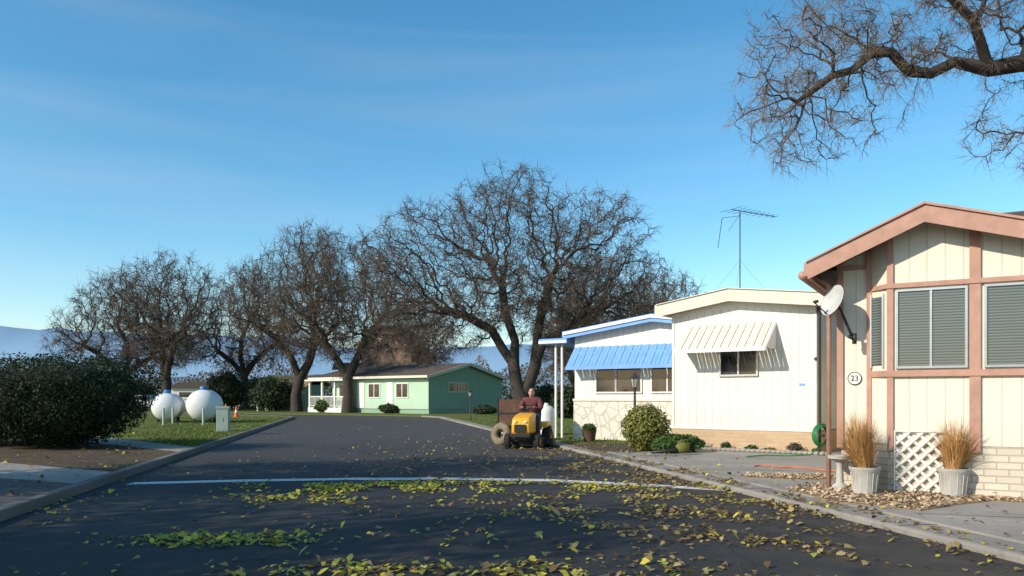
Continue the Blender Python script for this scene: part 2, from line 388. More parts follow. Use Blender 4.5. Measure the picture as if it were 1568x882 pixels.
def scatter_quads(name,pts,size,mats,mi,tilt=.5,aspect=.75,smin=.55,smax=1.35):
    n=len(pts); P=np.asarray(pts,dtype=float)
    a=rng.uniform(0,2*np.pi,n); s=size*rng.uniform(smin,smax,n)
    nx=rng.normal(0,tilt,n); ny=rng.normal(0,tilt,n); curl=rng.uniform(.2,2.4,n)
    base=np.array([(-.5,0,0),(-.15,-.5*aspect,.12),(.28,-.36*aspect,.08),(.55,0,.02),(.28,.36*aspect,.08),(-.15,.5*aspect,.12)])
    V=np.zeros((n,6,3)); ca,sa=np.cos(a),np.sin(a)
    for k in range(6):
        bx,by,bz=base[k]; jx=rng.normal(0,.08,n); jy=rng.normal(0,.08,n)
        x=((bx+jx)*ca-(by+jy)*sa)*s; y=((bx+jx)*sa+(by+jy)*ca)*s
        V[:,k,0]=P[:,0]+x; V[:,k,1]=P[:,1]+y; V[:,k,2]=P[:,2]+bz*s*curl+x*nx+y*ny
    lowz=V[:,:,2].min(axis=1); fix=np.maximum(0,P[:,2]-lowz)
    V[:,:,2]+=fix[:,None]
    F=np.arange(n*6).reshape(n,6)
    return link(name,npmesh(name,V.reshape(-1,3),F,mats,mi))
pp=[]
while len(pp)<5200:
    p=(random.uniform(3.4,7.4),random.uniform(8.2,12.5))
    if inpoly(p,G1) or inpoly(p,G2): pp.append((*p,.095))
scatter_quads('gravel_stones',pp,.04,['pebble'],None,.3)

def G(n,cx,cy,sx,sy,w,rot=0):
    out=[]
    for _ in range(n):
        a=random.gauss(0,sx); b=random.gauss(0,sy); x=cx+a*math.cos(rot)-b*math.sin(rot); y=cy+a*math.sin(rot)+b*math.cos(rot)
        if x<LC(y)+.05 or x>RC(y)+.4 or y<3.5 or y>46: continue
        if mnoise.noise(Vector((x*1.4,y*1.2,3)))+.5*mnoise.noise(Vector((x*4,y*3,7)))+random.uniform(-.3,.3)<.0: continue
        z=.008+ (.065 if x>RC(y) else 0)
        out.append((x,y,z,w))
    return out
L=[]
L+=G(2400,-2.1,11.3,.75,.36,'g'); L+=G(420,-2.6,9.9,.5,.25,'g'); L+=G(1200,-.4,11.4,1.1,.33,'g')
L+=G(650,-2.6,7.1,.4,.2,'g'); L+=G(800,-.8,5.85,.9,.18,'y'); L+=G(220,-.3,7.6,1.3,.8,'y')
L+=G(1500,1.4,10.4,1.3,.8,'y'); L+=G(900,1.6,8.5,.8,.9,'b'); L+=G(600,2.0,7.0,.7,.8,'b'); L+=G(250,1.5,5.6,.9,.4,'y')
L+=G(450,.4,9.2,1.6,1.1,'y')
L+=G(1900,1.5,14.5,.6,3.2,'b',.197); L+=G(1600,2.5,13.2,.4,2.4,'b',.197); L+=G(550,3.5,8.5,.3,2.5,'b',.197)
L+=G(900,-1.2,17,1.6,3.5,'b',.197); L+=G(500,-1.5,14.5,2.5,1.6,'b'); L+=G(260,-3,8,2.4,3,'y'); L+=G(650,-4,28,2.5,9,'b',.197)
L+=G(120,-5.2,9,.25,2.0,'y',.197); L+=G(600,.9,20,.5,3,'b',.197)
mi=[]
for p in L:
    q=random.random(); w_=p[3]
    mi.append({'g':(1 if q<.5 else 0 if q<.95 else 2),'y':(0 if q<.3 else 1 if q<.5 else 3 if q<.8 else 2),'b':(2 if q<.45 else 3 if q<.88 else 0)}[w_])
scatter_quads('fallen_leaves',[p[:3] for p in L],.058,['leaf_y','leaf_g','leaf_b','leaf_t'],mi,.28)
L2=[]
for _ in range(900):
    d=random.uniform(9,46); x=LC(d)-.2-abs(random.gauss(0,3.5)); L2.append((x,d,.112))
for _ in range(260):
    d=random.uniform(6,24); x=RC(d)+.45+abs(random.gauss(0,.6)); L2.append((x,d,.1))
scatter_quads('fallen_leaves',L2,.06,['leaf_b','leaf_t','leaf_y'],[random.choice((0,0,1,2)) for _ in L2],.4)
def blades(name,pts,h,mat):
    n=len(pts); P=np.asarray(pts); a=rng.uniform(0,2*np.pi,n); hh=h*rng.uniform(.5,1.4,n); wd=.014+0*hh
    V=np.zeros((n,3,3)); 
    V[:,0]=P+np.stack([np.cos(a)*wd,np.sin(a)*wd,0*a],1); V[:,1]=P-np.stack([np.cos(a)*wd,np.sin(a)*wd,0*a],1)
    V[:,2]=P+np.stack([rng.normal(0,.5,n)*hh,rng.normal(0,.5,n)*hh,hh],1)
    return link(name,npmesh(name,V.reshape(-1,3),np.arange(n*3).reshape(n,3),[mat]))
gp=[]
while len(gp)<22000:
    d=18.8+27*random.random()**1.5; x=LC(d)-.2-random.random()**1.3*14
    if d< 18.7+(-x-7.4)*1.0: continue
    if mnoise.noise(Vector((x*.5,d*.5,1)))<-.15: continue
    gp.append((x,d,.1))
for _ in range(8000):
    d=20+26*random.random()**1.3; gp.append((RC(d)+.45+random.random()*6,d,.08))
blades('grass',gp,.06,'grassblade')

# ------------------------------------------------------------ hills
def hills(name,D,x0,x1,mat,seed,prof):
    b=MB(); n=110; vs=[]
    for i in range(n+1):
        x=x0+(x1-x0)*i/n
        h=prof(x)*(1+.22*mnoise.noise(Vector((x/D*7,seed,0)))+.09*mnoise.noise(Vector((x/D*30,seed,0))))
        vs+= [(x,D-D*.12,-20),(x,D-D*.05,h*.55),(x,D,h),(x,D+D*.15,-20)]
    fs=[]
    for i in range(n):
        for k in range(3): fs.append((i*4+k,(i+1)*4+k,(i+1)*4+k+1,i*4+k+1))
    b.add(vs,fs); b.obj(name,mat,smooth=True)
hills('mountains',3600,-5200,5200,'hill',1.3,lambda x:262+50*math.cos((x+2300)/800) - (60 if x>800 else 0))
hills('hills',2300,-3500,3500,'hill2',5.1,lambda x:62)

# ------------------------------------------------------------ bare trees
def grow(seed,stems,lobes,nat,step,infl,kill,iters=90,trop=0.0,wob=.25):
    rg=np.random.default_rng(seed)
    P=[];par=[]
    for st in stems:
        last=st[0]
        for p in st[1]:
            P.append(np.array(p,float)); par.append(last); last=len(P)-1
    A=[]
    vol=[l[1][0]*l[1][1]*l[1][2] for l in lobes]; tot=sum(vol)
    for l,v in zip(lobes,vol):
        k=max(10,int(nat*v/tot)); d=rg.normal(size=(k,3)); d/=np.linalg.norm(d,axis=1)[:,None]
        rr=rg.random(k)**.4; A.append(np.array(l[0])+d*rr[:,None]*np.array(l[1]))
    A=np.concatenate(A)
    P=np.array(P); par=list(par)
    dist=np.full(len(A),1e9); near=np.zeros(len(A),int)
    def upd(new,off):
        nonlocal dist,near
        D=np.linalg.norm(A[:,None,:]-new[None],axis=2); j=D.argmin(1); m=D[np.arange(len(A)),j]
        b=m<dist; dist=np.where(b,m,dist); near=np.where(b,j+off,near)
    upd(P,0)
    for it in range(iters):
        act=dist<infl
        if not act.any():
            if len(A)==0: break
            infl*=1.5
            if infl>40: break
            continue
        ids=near[act]; dv=A[act]-P[ids]; dv/=np.linalg.norm(dv,axis=1)[:,None]+1e-9
        u,inv=np.unique(ids,return_inverse=True); S=np.zeros((len(u),3)); np.add.at(S,inv,dv)
        S/=np.linalg.norm(S,axis=1)[:,None]+1e-9
        S+=rg.normal(0,wob,S.shape); S[:,2]+=trop; S/=np.linalg.norm(S,axis=1)[:,None]
        new=P[u]+S*step; off=len(P)
        P=np.concatenate([P,new]); par+=list(u)
        upd(new,off)
        keep=dist>kill; A=A[keep]; dist=dist[keep]; near=near[keep]
        if len(A)<3 or len(P)>12000: break
    return P,par
def tree_mesh(name,seed,stems,lobes,nat,step,infl,kill,r0,rtrunk,ntw,twl,twr,droop,trop=0,wob=.25,flare=1.35,mats=('bark','twig_far'),tw_lim=3.0):
    P,par=grow(seed,stems,lobes,nat,step,infl,kill,trop=trop,wob=wob)
    n=len(P); ch=[[] for _ in range(n)]
    pw=2.25
    for i in range(n):
        if par[i]>=0: ch[par[i]].append(i)
    acc=np.zeros(n)
    for i in range(n-1,-1,-1):
        if not ch[i]: acc[i]=max(acc[i],r0**pw)
        if par[i]>=0 and par[i]<i: acc[par[i]]+=acc[i]
    r=acc**(1/pw); roots=[i for i in range(n) if par[i]<0]
    mx=max(r[i] for i in roots)
    ex=math.log(rtrunk/r0)/math.log(mx/r0); r=r0*(r/r0)**ex
    b=MB()
    seeds=[(None,i) for i in roots]
    while seeds:
        p,i=seeds.pop(); path=[];rad=[]
        if p is not None: path.append(P[p]); rad.append(min(r[p],r[i]*1.15))
        cur=i
        while True:
            path.append(P[cur]); rad.append(r[cur])
            if not ch[cur]: break
            c=sorted(ch[cur],key=lambda k:-r[k])
            for k in c[1:]: seeds.append((cur,k))
            cur=c[0]
        if p is None: rad[0]*=flare
        if len(path)<2: continue
        mxr=max(rad); ns=10 if mxr>.15 else 6 if mxr>.05 else 4
        if mxr>.12:
            rad=[q*(1+.12*mnoise.noise(Vector(tuple(pp_))*1.3)) for q,pp_ in zip(rad,path)]
        b.tube(path,rad,ns,0,cap=False)
    nb=len(b.f)
    rg=np.random.default_rng(seed+5)
    cand=np.array([i for i in range(n) if r[i]<r0*tw_lim and par[i]>=0])
    idx=np.repeat(cand,ntw); k=len(idx)
    pd=P[idx]-P[np.array(par)[idx]]; pd/=np.linalg.norm(pd,axis=1)[:,None]+1e-9
    f=rg.random((k,1)); s0=P[idx]-(P[idx]-P[np.array(par)[idx]])*f
    d=pd*.7+rg.normal(0,.75,(k,3)); d/=np.linalg.norm(d,axis=1)[:,None]
    ln=twl*rg.uniform(.35,1.4,(k,1))
    segs=[]
    def chain(s,d,ln,rad,ns=3):
        d=d.copy(); p=s
        for q in range(ns):
            d=d+rg.normal(0,.32,d.shape); d[:,2]-=droop; d/=np.linalg.norm(d,axis=1)[:,None]
            p2=p+d*ln/ns; segs.append((p,p2,rad*(1-q/ns*.7),rad*(1-(q+1)/ns*.7))); p=p2
            if q==0: mid=p;md=d
        return mid,md
    mid,md=chain(s0,d,ln,twr)
    for _ in range(2):
        d2=md+rg.normal(0,.75,md.shape); d2/=np.linalg.norm(d2,axis=1)[:,None]
        chain(mid,d2,ln*.6,twr*.7,2)
    A0=np.concatenate([q[0] for q in segs]); A1=np.concatenate([q[1] for q in segs])
    R0=np.concatenate([np.full(len(q[0]),q[2]) for q in segs]); R1=np.concatenate([np.full(len(q[0]),q[3]) for q in segs])
    t=A1-A0; t/=np.linalg.norm(t,axis=1)[:,None]+1e-9
    h=np.where(np.abs(t[:,2:3])<.9,np.array([[0,0,1.]]),np.array([[1.,0,0]]))
    u=np.cross(t,h); u/=np.linalg.norm(u,axis=1)[:,None]; w_=np.cross(t,u)
    m=len(A0); V=np.zeros((m,6,3))
    for q in range(3):
        a=2*math.pi*q/3; o=u*math.cos(a)+w_*math.sin(a)
        V[:,q]=A0+o*R0[:,None]; V[:,3+q]=A1+o*R1[:,None]
    bv=np.array(b.v); off=len(bv)
    base=np.arange(m)[:,None]*6+off
    F=np.concatenate([base+np.array([[q,(q+1)%3,3+(q+1)%3,3+q]]) for q in range(3)])
    V=np.concatenate([bv,V.reshape(-1,3)]); F=np.concatenate([np.array(b.f),F]); mi=np.concatenate([np.zeros(nb,int),np.ones(len(F)-nb,int)])
    return npmesh(name,V,F,mats,mi,smooth=True)

big=tree_mesh('oak_tree',11,
  [(-1,[(0,0,-.2),(.0,0,.6),(-.1,0,1.2)]),
   (2,[(-.45,0,2.2),(-.6,.1,3.4),(-1.3,.2,4.4),(-2.0,.2,5.6),(-3.5,0,6.4)]),
   (4,[(-.5,.3,4.9),(-1.1,.6,6.6),(-1.3,.5,8.2)]),
   (2,[(.4,.1,2.2),(.8,0,3.4),(1.3,-.2,4.7),(2.7,-.3,5.7),(4.0,-.3,6.7)]),
   (12,[(.9,.1,5.0),(1.2,.2,6.8),(1.7,.1,8.6)])],
  [((-1,0,10.9),(4.9,4.8,5.5)),((4.6,0,10.0),(4.0,4.6,4.9)),((-6.8,0,9.4),(4.1,4.4,4.7)),((7.2,0,7.0),(2.9,3.5,3.9)),((-6.2,0,6.0),(4.0,4,2.8)),((0,0,8),(7,6,3)),((4.5,0,5.2),(3.5,3.5,2))],
  4700,.36,2.4,.46,.0155,.55,3,.85,.0125,.10,wob=.45)
link('oak_tree',big,(.7,50,0))
va=tree_mesh('oak_tree_b',21,
  [(-1,[(0,0,-.2),(.1,0,1.4),(0,0,2.6)]),(2,[(-.8,.2,3.9),(-1.8,.2,5.2)]),(2,[(.8,0,4.1),(1.5,-.3,5.6)])],
  [((0,0,9),(5,5,4.6)),((-3.6,0,7.6),(3,3.6,3.4)),((3.8,0,7.6),(3,3.4,3.6)),((0,0,5.5),(5.5,4,2))],
  2000,.42,2.6,.54,.018,.44,3,.95,.0145,.08,wob=.48)
vb=tree_mesh('oak_tree_c',33,
  [(-1,[(0,0,-.2),(-.1,0,1.2),(.2,0,2.4)]),(2,[(1.0,.2,3.6),(1.5,.2,5.2),(1.3,0,6.8)]),(2,[(-.5,0,4.0),(-1.6,-.3,5.2),(-2.9,-.3,6)])],
  [((.6,0,9.8),(4,4.4,4.2)),((-3,0,7.9),(3.4,3.6,3.2)),((3.6,0,7.2),(3,3.4,3.2)),((0,0,5.8),(5,4,2))],
  2000,.42,2.6,.54,.018,.42,3,.95,.0145,.08,wob=.48)
vc=tree_mesh('oak_tree_d',47,
  [(-1,[(0,0,-.2),(0,0,1.5),(.1,.1,3.0)]),(2,[(-.9,.1,4.0),(-2.3,.2,5.1),(-3.6,.3,5.8)]),(2,[(.5,.2,4.5),(.4,.2,6)]),(2,[(1.3,0,4.0),(2.8,0,4.9)])],
  [((-.5,0,8.6),(4.4,4.6,4.2)),((-4,0,6.6),(3.3,3.4,2.8)),((4.2,0,6.4),(3,3.4,2.8)),((0,0,5),(5,4,1.8))],
  1900,.42,2.6,.54,.018,.44,3,.95,.0145,.09,wob=.5)
for (u,D,me,sc,rz) in ((188,70,vc,(.88,.9,1.02),.5),(255,68,va,(.95,.95,1.04),2.4),(375,78,vc,(.9,.9,1.18),3.6),(455,67,vb,(1.02,1.0,1.19),.4),(532,62,va,(.98,1,1.08),0.2),
                       (648,84,vb,(.8,.8,.9),2.0),(925,66,vb,(1.0,1,.97),3.0),(1012,74,va,(.85,.85,1.02),1.1),(880,90,va,(1,1,1),4.0)):
    link('oak_tree',me,((u-784)*D/1200,D,0),rz,sc)
nt_=tree_mesh('overhanging_tree',64,
  [(-1,[(12,12.3,-.1),(11.9,12.3,1.5),(11.7,12.2,3.2),(11.2,12.1,4.6)]),
   (3,[(10.2,12,5.6),(9.2,12,6.15),(8.3,12,6.3),(7.84,12,6.42),(7.3,12,6.32),(6.8,12.05,6.45),(6.45,12.05,6.28),(6.1,12.05,6.3),(5.8,12,6.58),(5.5,12,6.55),(5.2,12,6.3),(4.9,12,6.22),(4.55,12,5.95)]),
   (3,[(11.6,12.5,6.2),(11.2,12.6,8)]),(7,[(8.0,11.8,5.6),(7.6,11.6,5.2)]),
   (8,[(6.9,11.7,6.9),(6.3,11.5,7.3),(5.6,11.4,7.5)])],
  [((4.6,11.9,6.2),(1.4,1.4,1.6)),((5.9,12,7.2),(2.2,1.6,1.2)),((4.3,11.8,5.3),(.8,.8,.6)),((7.9,12,7.6),(1.8,1.8,1.4)),((8.0,11.8,5.3),(1.4,1.0,.9)),((11,12,9),(2.5,2.5,2.5))],
  3000,.13,1.4,.17,.0048,.22,3,.30,.0036,.14,wob=.48,mats=('bark','twig'),tw_lim=2.6)
link('overhanging_tree',nt_)

# ------------------------------------------------------------ leafy plants
def bush(name,c,rad,n,ls,mat,core='hedge_core',seed=0,power=2.0,flare=0,rotz=0,lumpy=1.0):
    e=empty(name,c,rotz)
    rg=np.random.default_rng(seed+100)
    d=rg.normal(size=(n,3)); d/=(np.abs(d)**power).sum(1)[:,None]**(1/power)
    rr=1-.30*rg.random(n)**1.7+ (rg.random(n)<.06)*rg.random(n)*.14
    lump=np.array([mnoise.noise(Vector(x)*2.1+Vector((seed,0,0)))*.16+mnoise.noise(Vector(x)*5+Vector((seed,0,0)))*.10 for x in d])*lumpy
    P=d*(rr+lump)[:,None]
    if flare:
        k=1+flare*P[:,2:3]*.5; P[:,0:1]*=k; P[:,1:2]*=k
    P=P*np.array(rad)+np.array([0,0,rad[2]*1.0])
    keep=P[:,2]>.02; P=P[keep]; n=len(P)
    nrm=d[keep]+rg.normal(0,.7,(n,3)); nrm/=np.linalg.norm(nrm,axis=1)[:,None]
    h=rg.normal(size=(n,3)); u=np.cross(nrm,h); u/=np.linalg.norm(u,axis=1)[:,None]; v=np.cross(nrm,u)
    s=ls*rg.uniform(.6,1.4,(n,1))
    V=np.stack([P-u*s,P-v*s*.5,P+u*s,P+v*s*.5],1)
    link('leaves',npmesh(name+'_leaves',V.reshape(-1,3),np.arange(n*4).reshape(n,4),[mat]),parent=e)
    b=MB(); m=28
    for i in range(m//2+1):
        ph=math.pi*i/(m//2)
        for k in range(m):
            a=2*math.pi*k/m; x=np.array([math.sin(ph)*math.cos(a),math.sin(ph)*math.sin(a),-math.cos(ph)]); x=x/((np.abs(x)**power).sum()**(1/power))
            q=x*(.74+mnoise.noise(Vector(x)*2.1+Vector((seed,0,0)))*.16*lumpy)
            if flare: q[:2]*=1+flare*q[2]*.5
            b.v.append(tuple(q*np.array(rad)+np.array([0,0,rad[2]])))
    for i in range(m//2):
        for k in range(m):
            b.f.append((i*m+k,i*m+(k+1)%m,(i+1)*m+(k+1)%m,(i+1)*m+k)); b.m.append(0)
    b.obj('inner_core',core,e,smooth=True)  # solid core filling the bush behind its leaves
    return e
bush('hedge_bush',(-10.75,18.6,.12),(1.9,1.7,1.05),28000,.036,'hedge',seed=2,power=2.7,flare=.6,lumpy=1.5)
bush('hedge_bush',(-13.8,19.6,.12),(1.9,1.6,.95),10000,.05,'hedge',seed=5,power=3,flare=.2)
bush('round_shrub',(3.02,17.7,.08),(.52,.5,.52),5200,.035,'bushY',seed=8)
bush('low_shrub',(3.65,17.3,.08),(.6,.35,.2),2500,.035,'bushG',seed=9)
bush('low_shrub',(3.3,17.0,.08),(.3,.3,.16),1200,.03,'bushG',seed=19)
for i,(u,D,rx,rz) in enumerate(((348,72,2.0,1.9),(415,68,1.8,1.5),(388,80,1.4,1.6),(212,85,2.0,1.5),(500,64,.8,.5),(600,60,.9,.35),(742,57,.8,.3),(1035,60,3,2.4),(835,52,1.0,1.0),(870,45,.9,.9))):
    bush('shrub',((u-784)*D/1200,D,.05),(rx,rx*.8,rz),2600,.12,'dleaf' if i!=4 else 'bushG',seed=20+i,lumpy=2.0)
def belt(name,x0,x1,D,h,n,mat,seed):
    rg=np.random.default_rng(seed); x=rg.uniform(x0,x1,n); top=np.array([h*(.55+.35*mnoise.noise(Vector((a*.07,seed,0)))+.35*mnoise.noise(Vector((a*.25,seed,1)))) for a in x])
    z=top*rg.random(n)**.7; y=D+rg.normal(0,3,n); P=np.stack([x,y,z],1)
    u=rg.normal(size=(n,3)); u/=np.linalg.norm(u,axis=1)[:,None]; v=rg.normal(size=(n,3)); v/=np.linalg.norm(v,axis=1)[:,None]
    s=rg.uniform(.12,.42,(n,1)); V=np.stack([P-u*s,P-v*s*.6,P+u*s,P+v*s*.6],1)
    link(name,npmesh(name,V.reshape(-1,3),np.arange(n*4).reshape(n,4),[mat]))
belt('distant_trees',-130,70,150,13,30000,'brownleaf',3)
belt('distant_trees',-110,60,125,5,11000,'dleaf',8)

# ------------------------------------------------------------ buildings
def zr_fn(xp,zp,xl,zl,xr,zr):
    return lambda x: zl+(zp-zl)*(x-xl)/(xp-xl) if x<xp else zp+(zr-zp)*(x-xp)/(xr-xp)
def gable_roof(e,prof,y0,y1,t,fh,top,fas,proud=.03):
    b=MB(); poly=prof+[(x,z-t) for x,z in prof[::-1]]; b.prism(poly,y0+proud,y1,'y'); b.obj('roof',top,e)
    b=MB(); poly=[(x,z+.012) for x,z in prof]+[(x,z-fh) for x,z in prof[::-1]]; b.prism(poly,y0,y0+proud-.002,'y'); b.obj('fascia',fas,e)
    for i,(x,z) in enumerate((prof[0],prof[-1])):
        b=MB(); sx=-1 if i==0 else 1
        b.box(min(x,x+sx*.05),max(x,x+sx*.05),y0,y1,z-fh*.8,z+.014); b.obj('eave_trim',fas,e)
def window(e,x0,x1,z0,z1,y,split=1,gm='glass',fm='alum',fw=.045,nm='window'):
    b=MB(); b.box(x0,x1,y-.012,y+.0,z0,z1); b.obj(nm+'_glass',gm,e)
    b=MB(); b.box(x0-fw,x1+fw,y-.04,y,z1,z1+fw); b.box(x0-fw,x1+fw,y-.05,y,z0-fw,z0); b.box(x0-fw,x0,y-.04,y,z0,z1); b.box(x1,x1+fw,y-.04,y,z0,z1)
    for k in range(1,split):
        x=x0+(x1-x0)*k/split; b.box(x-fw*.45,x+fw*.45,y-.035,y-.013,z0,z1)
    b.obj(nm+'_frame',fm,e)
def awning(e,x0,x1,yw,zt,zb,out,mat,stripe=.1,mat2=None,sides=True,thick=.012):
    b=MB(); n=int((x1-x0)/stripe)
    for i in range(n):
        a=x0+(x1-x0)*i/n; c=x0+(x1-x0)*(i+1)/n-.012; dz=.014*(i%2)
        b.add([(a,yw,zt+dz),(c,yw,zt+dz),(c,yw-out,zb+dz),(a,yw-out,zb+dz),(a,yw,zt+dz-thick),(c,yw,zt+dz-thick),(c,yw-out,zb+dz-thick),(a,yw-out,zb+dz-thick)],[(0,1,2,3),(7,6,5,4),(0,3,7,4),(1,5,6,2),(3,2,6,7)],i%2 if mat2 else 0)
    b.box(x0,x1,yw-out-.012,yw-out-.001,zb-.07,zb+.02)
    if sides:
        for x in (x0,x1): b.prism([(yw,zt-.01),(yw-out,zb-.01),(yw,zb-.01)],x-.006,x+.006,'x')
    b.obj('awning',[mat]+([mat2] if mat2 else []),e)

# --- house 23 (right foreground)
H=empty('mobile_home_with_bay_window',(4.43,10.6,0),R(-30))
zr=zr_fn(1.04,3.64,-.31,3.04,4.3,2.66)
fl=lambda x: zr(x)-.09
W=3.9;L_=11
b=MB(); xs=[0,.6,1.04,2.2,W]; b.prism([(0,.7),(W,.7)]+[(x,fl(x)) for x in xs[::-1]],0,L_,'y'); b.obj('wall',M['cream_siding'],H)
b=MB(); b.box(.02,W-.02,.03,L_-.03,.0,.698); b.obj('brick_skirting','cream_brick',H)
b=MB(); bx=[.6,1.04,2.2,3.5]
b.prism([(.6,.7),(3.5,.7)]+[(x,fl(x)) for x in bx[::-1]],-.25,-.003,'y')
b.add([(.36,-.002,.7),(.6,-.25,.7),(.6,-.25,fl(.6)),(.36,-.002,fl(.36))],[(0,1,2,3)]); b.obj('bay_wall',M['cream_siding'],H)
b=MB(); b.prism([(.38,-.002),(.61,-.24),(3.49,-.24),(3.49,-.002)],0,.698); b.obj('bay_skirting','cream_brick',H)
T=MB()
for x0 in (.6,1.515,2.55,3.42): T.box(x0,x0+(.075 if x0<1 else .12),-.285,-.252,.62,fl(x0)-.02)
T.box(.58,3.55,-.30,-.253,2.69,2.75); T.box(.58,3.55,-.30,-.253,1.56,1.64); 
T.box(.34,.40,-.06,-.002,.62,fl(.36)-.03)
T.add([(.37,-.035,2.69),(.58,-.285,2.69),(.58,-.285,2.75),(.37,-.035,2.75)],[(0,1,2,3)]); T.add([(.37,-.035,1.56),(.58,-.285,1.56),(.58,-.285,1.64),(.37,-.035,1.64)],[(0,1,2,3)])
T.box(-.03,.05,-.035,-.001,.62,fl(0)-.01)
T.box(.05,.33,-.03,-.001,3.0,3.06)
T.obj('trim','trim_pink',H)
for a_,b_ in ((.73,1.47),(1.70,2.50),(2.73,3.38)):
    window(H,a_,b_,1.69,2.64,-.253,2,'blinds','alum',.028)
b=MB(); b.add([(.405,-.055,1.72),(.555,-.21,1.72),(.555,-.21,2.6),(.405,-.055,2.6)],[(0,1,2,3)]); o=b.obj('side_window_glass','blinds',H); o.location=(-.012,-.012,0)
b=MB()
for q in ((.395,.41),(.55,.565)):
    x=q[0]; y=-.045-(x-.395)*1.03; b.box(x-.012,x+.008,y-.03,y,1.68,2.64)
b.obj('side_window_frame','alum',H)
gable_roof(H,[(-.31,3.04),(1.04,3.64),(4.3,2.66)],-.6,L_+.4,.09,.2,'roof_dark','trim_pink')
b=MB(); b.prism([(-.33,3.075),(1.04,3.685),(4.33,2.70),(4.33,2.668),(1.04,3.655),(-.33,3.055)],-.63,-.56,'y'); b.obj('drip_edge','trim_pink',H)
b=MB(); b.tube([(-.42,-.35,2.93),(-.42,L_,2.93)],.06,8); b.tube([(-.12,-.12,.1),(-.12,-.12,2.8),(-.3,-.2,2.95)],.032,8); b.obj('gutter_and_downspout','trim_pink',H,smooth=True)
b=MB(); b.box(-.2,-.02,-.3,.6,2.86,2.98); b.obj('soffit_box','roof_dark',H)
b=MB()
for k in range(3): b.add([(1.35+k*1.0,.5,3.69-k*.03),(2.3+k*1.0,.5,3.67-k*.03),(2.3+k*1.0,1.6,3.86-k*.03),(1.35+k*1.0,1.6,3.88-k*.03)],[(0,1,2,3)])
b.obj('skylight','solar',H)
b=MB(); b.box(1.3,4.2,.45,.49,3.45,3.66); b.box(1.3,1.34,.5,1.6,3.4,3.7); b.obj('skylight_frame','roof_dark',H)
b=MB(); rm=Matrix.Rotation(R(90),3,'X')
b.lathe([(0,.012),(.085,.012),(.085,0),(0,0)],(.19,-.003,1.55),24,0,rm); b.lathe([(.078,.014),(.088,.014),(.088,.0)],(.19,-.003,1.55),24,1,rm); b.obj('number_plaque',['white','black'],H)
tx=bpy.data.curves.new('number','FONT'); tx.body='23'; tx.size=.1; tx.align_x='CENTER'; tx.align_y='CENTER'; tx.extrude=.002
to=bpy.data.objects.new('number_text',tx); COL.objects.link(to); to.parent=H; to.location=(.19,-.019,1.55); to.rotation_euler=(R(90),0,0); tx.materials.append(M['black'])
# satellite dish
Dn=Vector((-.82,-.20,.30)).normalized()
Ds=empty('satellite_dish',(4.20,10.25,2.56)); q=Dn.to_track_quat('Z','Y').to_matrix()
b=MB(); b.lathe([(0,-.03),(.08,-.026),(.15,-.008),(.205,.02),(.215,.02),(.2,.005),(.1,-.035),(0,-.042)],(0,0,0),28,0,q); b.obj('reflector','dish',Ds,smooth=True)
b=MB(); k=q@Vector((0,-.2,.02)); f=q@Vector((0,-.12,.26)); b.tube([k,f],.008,6); b.tube([f,f+(q@Vector((0,.03,-.05)))],.02,8)
b.tube([q@Vector((0,0,-.04)),(.10,.0,-.12),(.22,.04,-.36),(.30,.08,-.5)],.018,8); b.tube([(.31,.07,-.42),(.31,.07,-.56)],.03,8); b.tube([(.30,.07,-.5),(.22,.04,-.46)],.02,8); b.obj('arm','metal_dark',Ds,smooth=True)
# lattice panel
La=empty('lattice_panel',(4.43,10.6,0),R(-30)); b=MB()
x0,x1,z0,z1=.70,1.24,.12,.86; y=-.30
def clipdiag(x0,x1,z0,z1,c,sgn):
    pts=[]
    for x in (x0,x1):
        z=sgn*x+c
        if z0-1e-6<=z<=z1+1e-6: pts.append((x,z))
    for z in (z0,z1):
        x=(z-c)/sgn
        if x0<x<x1: pts.append((x,z))
    return pts[:2] if len(pts)>=2 else None
for sgn,yy in ((1,y),(-1,y+.01)):
    cc=-3.0
    while cc<4:
        p=clipdiag(x0,x1,z0,z1,cc,sgn)
        if p:
            (a,c_),(d_,e_)=p; v=Vector((d_-a,0,e_-c_))
            if v.length>.02:
                v.normalize(); nrm=Vector((-v.z,0,v.x))*.017; A=Vector((a,yy,c_)); B=Vector((d_,yy,e_)); o=Vector((0,.008,0))
                b.add([A-nrm,B-nrm,B+nrm,A+nrm,A-nrm+o,B-nrm+o,B+nrm+o,A+nrm+o],[(0,1,2,3),(7,6,5,4),(0,4,5,1),(3,2,6,7)])
        cc+=.15
b.obj('slats','white',La); b=MB()
b.box(x0-.01,x1+.01,y-.01,y+.02,z1,z1+.015); b.box(x0-.015,x0,y-.012,y+.02,z0-.03,z1+.015); b.obj('frame','white',La)

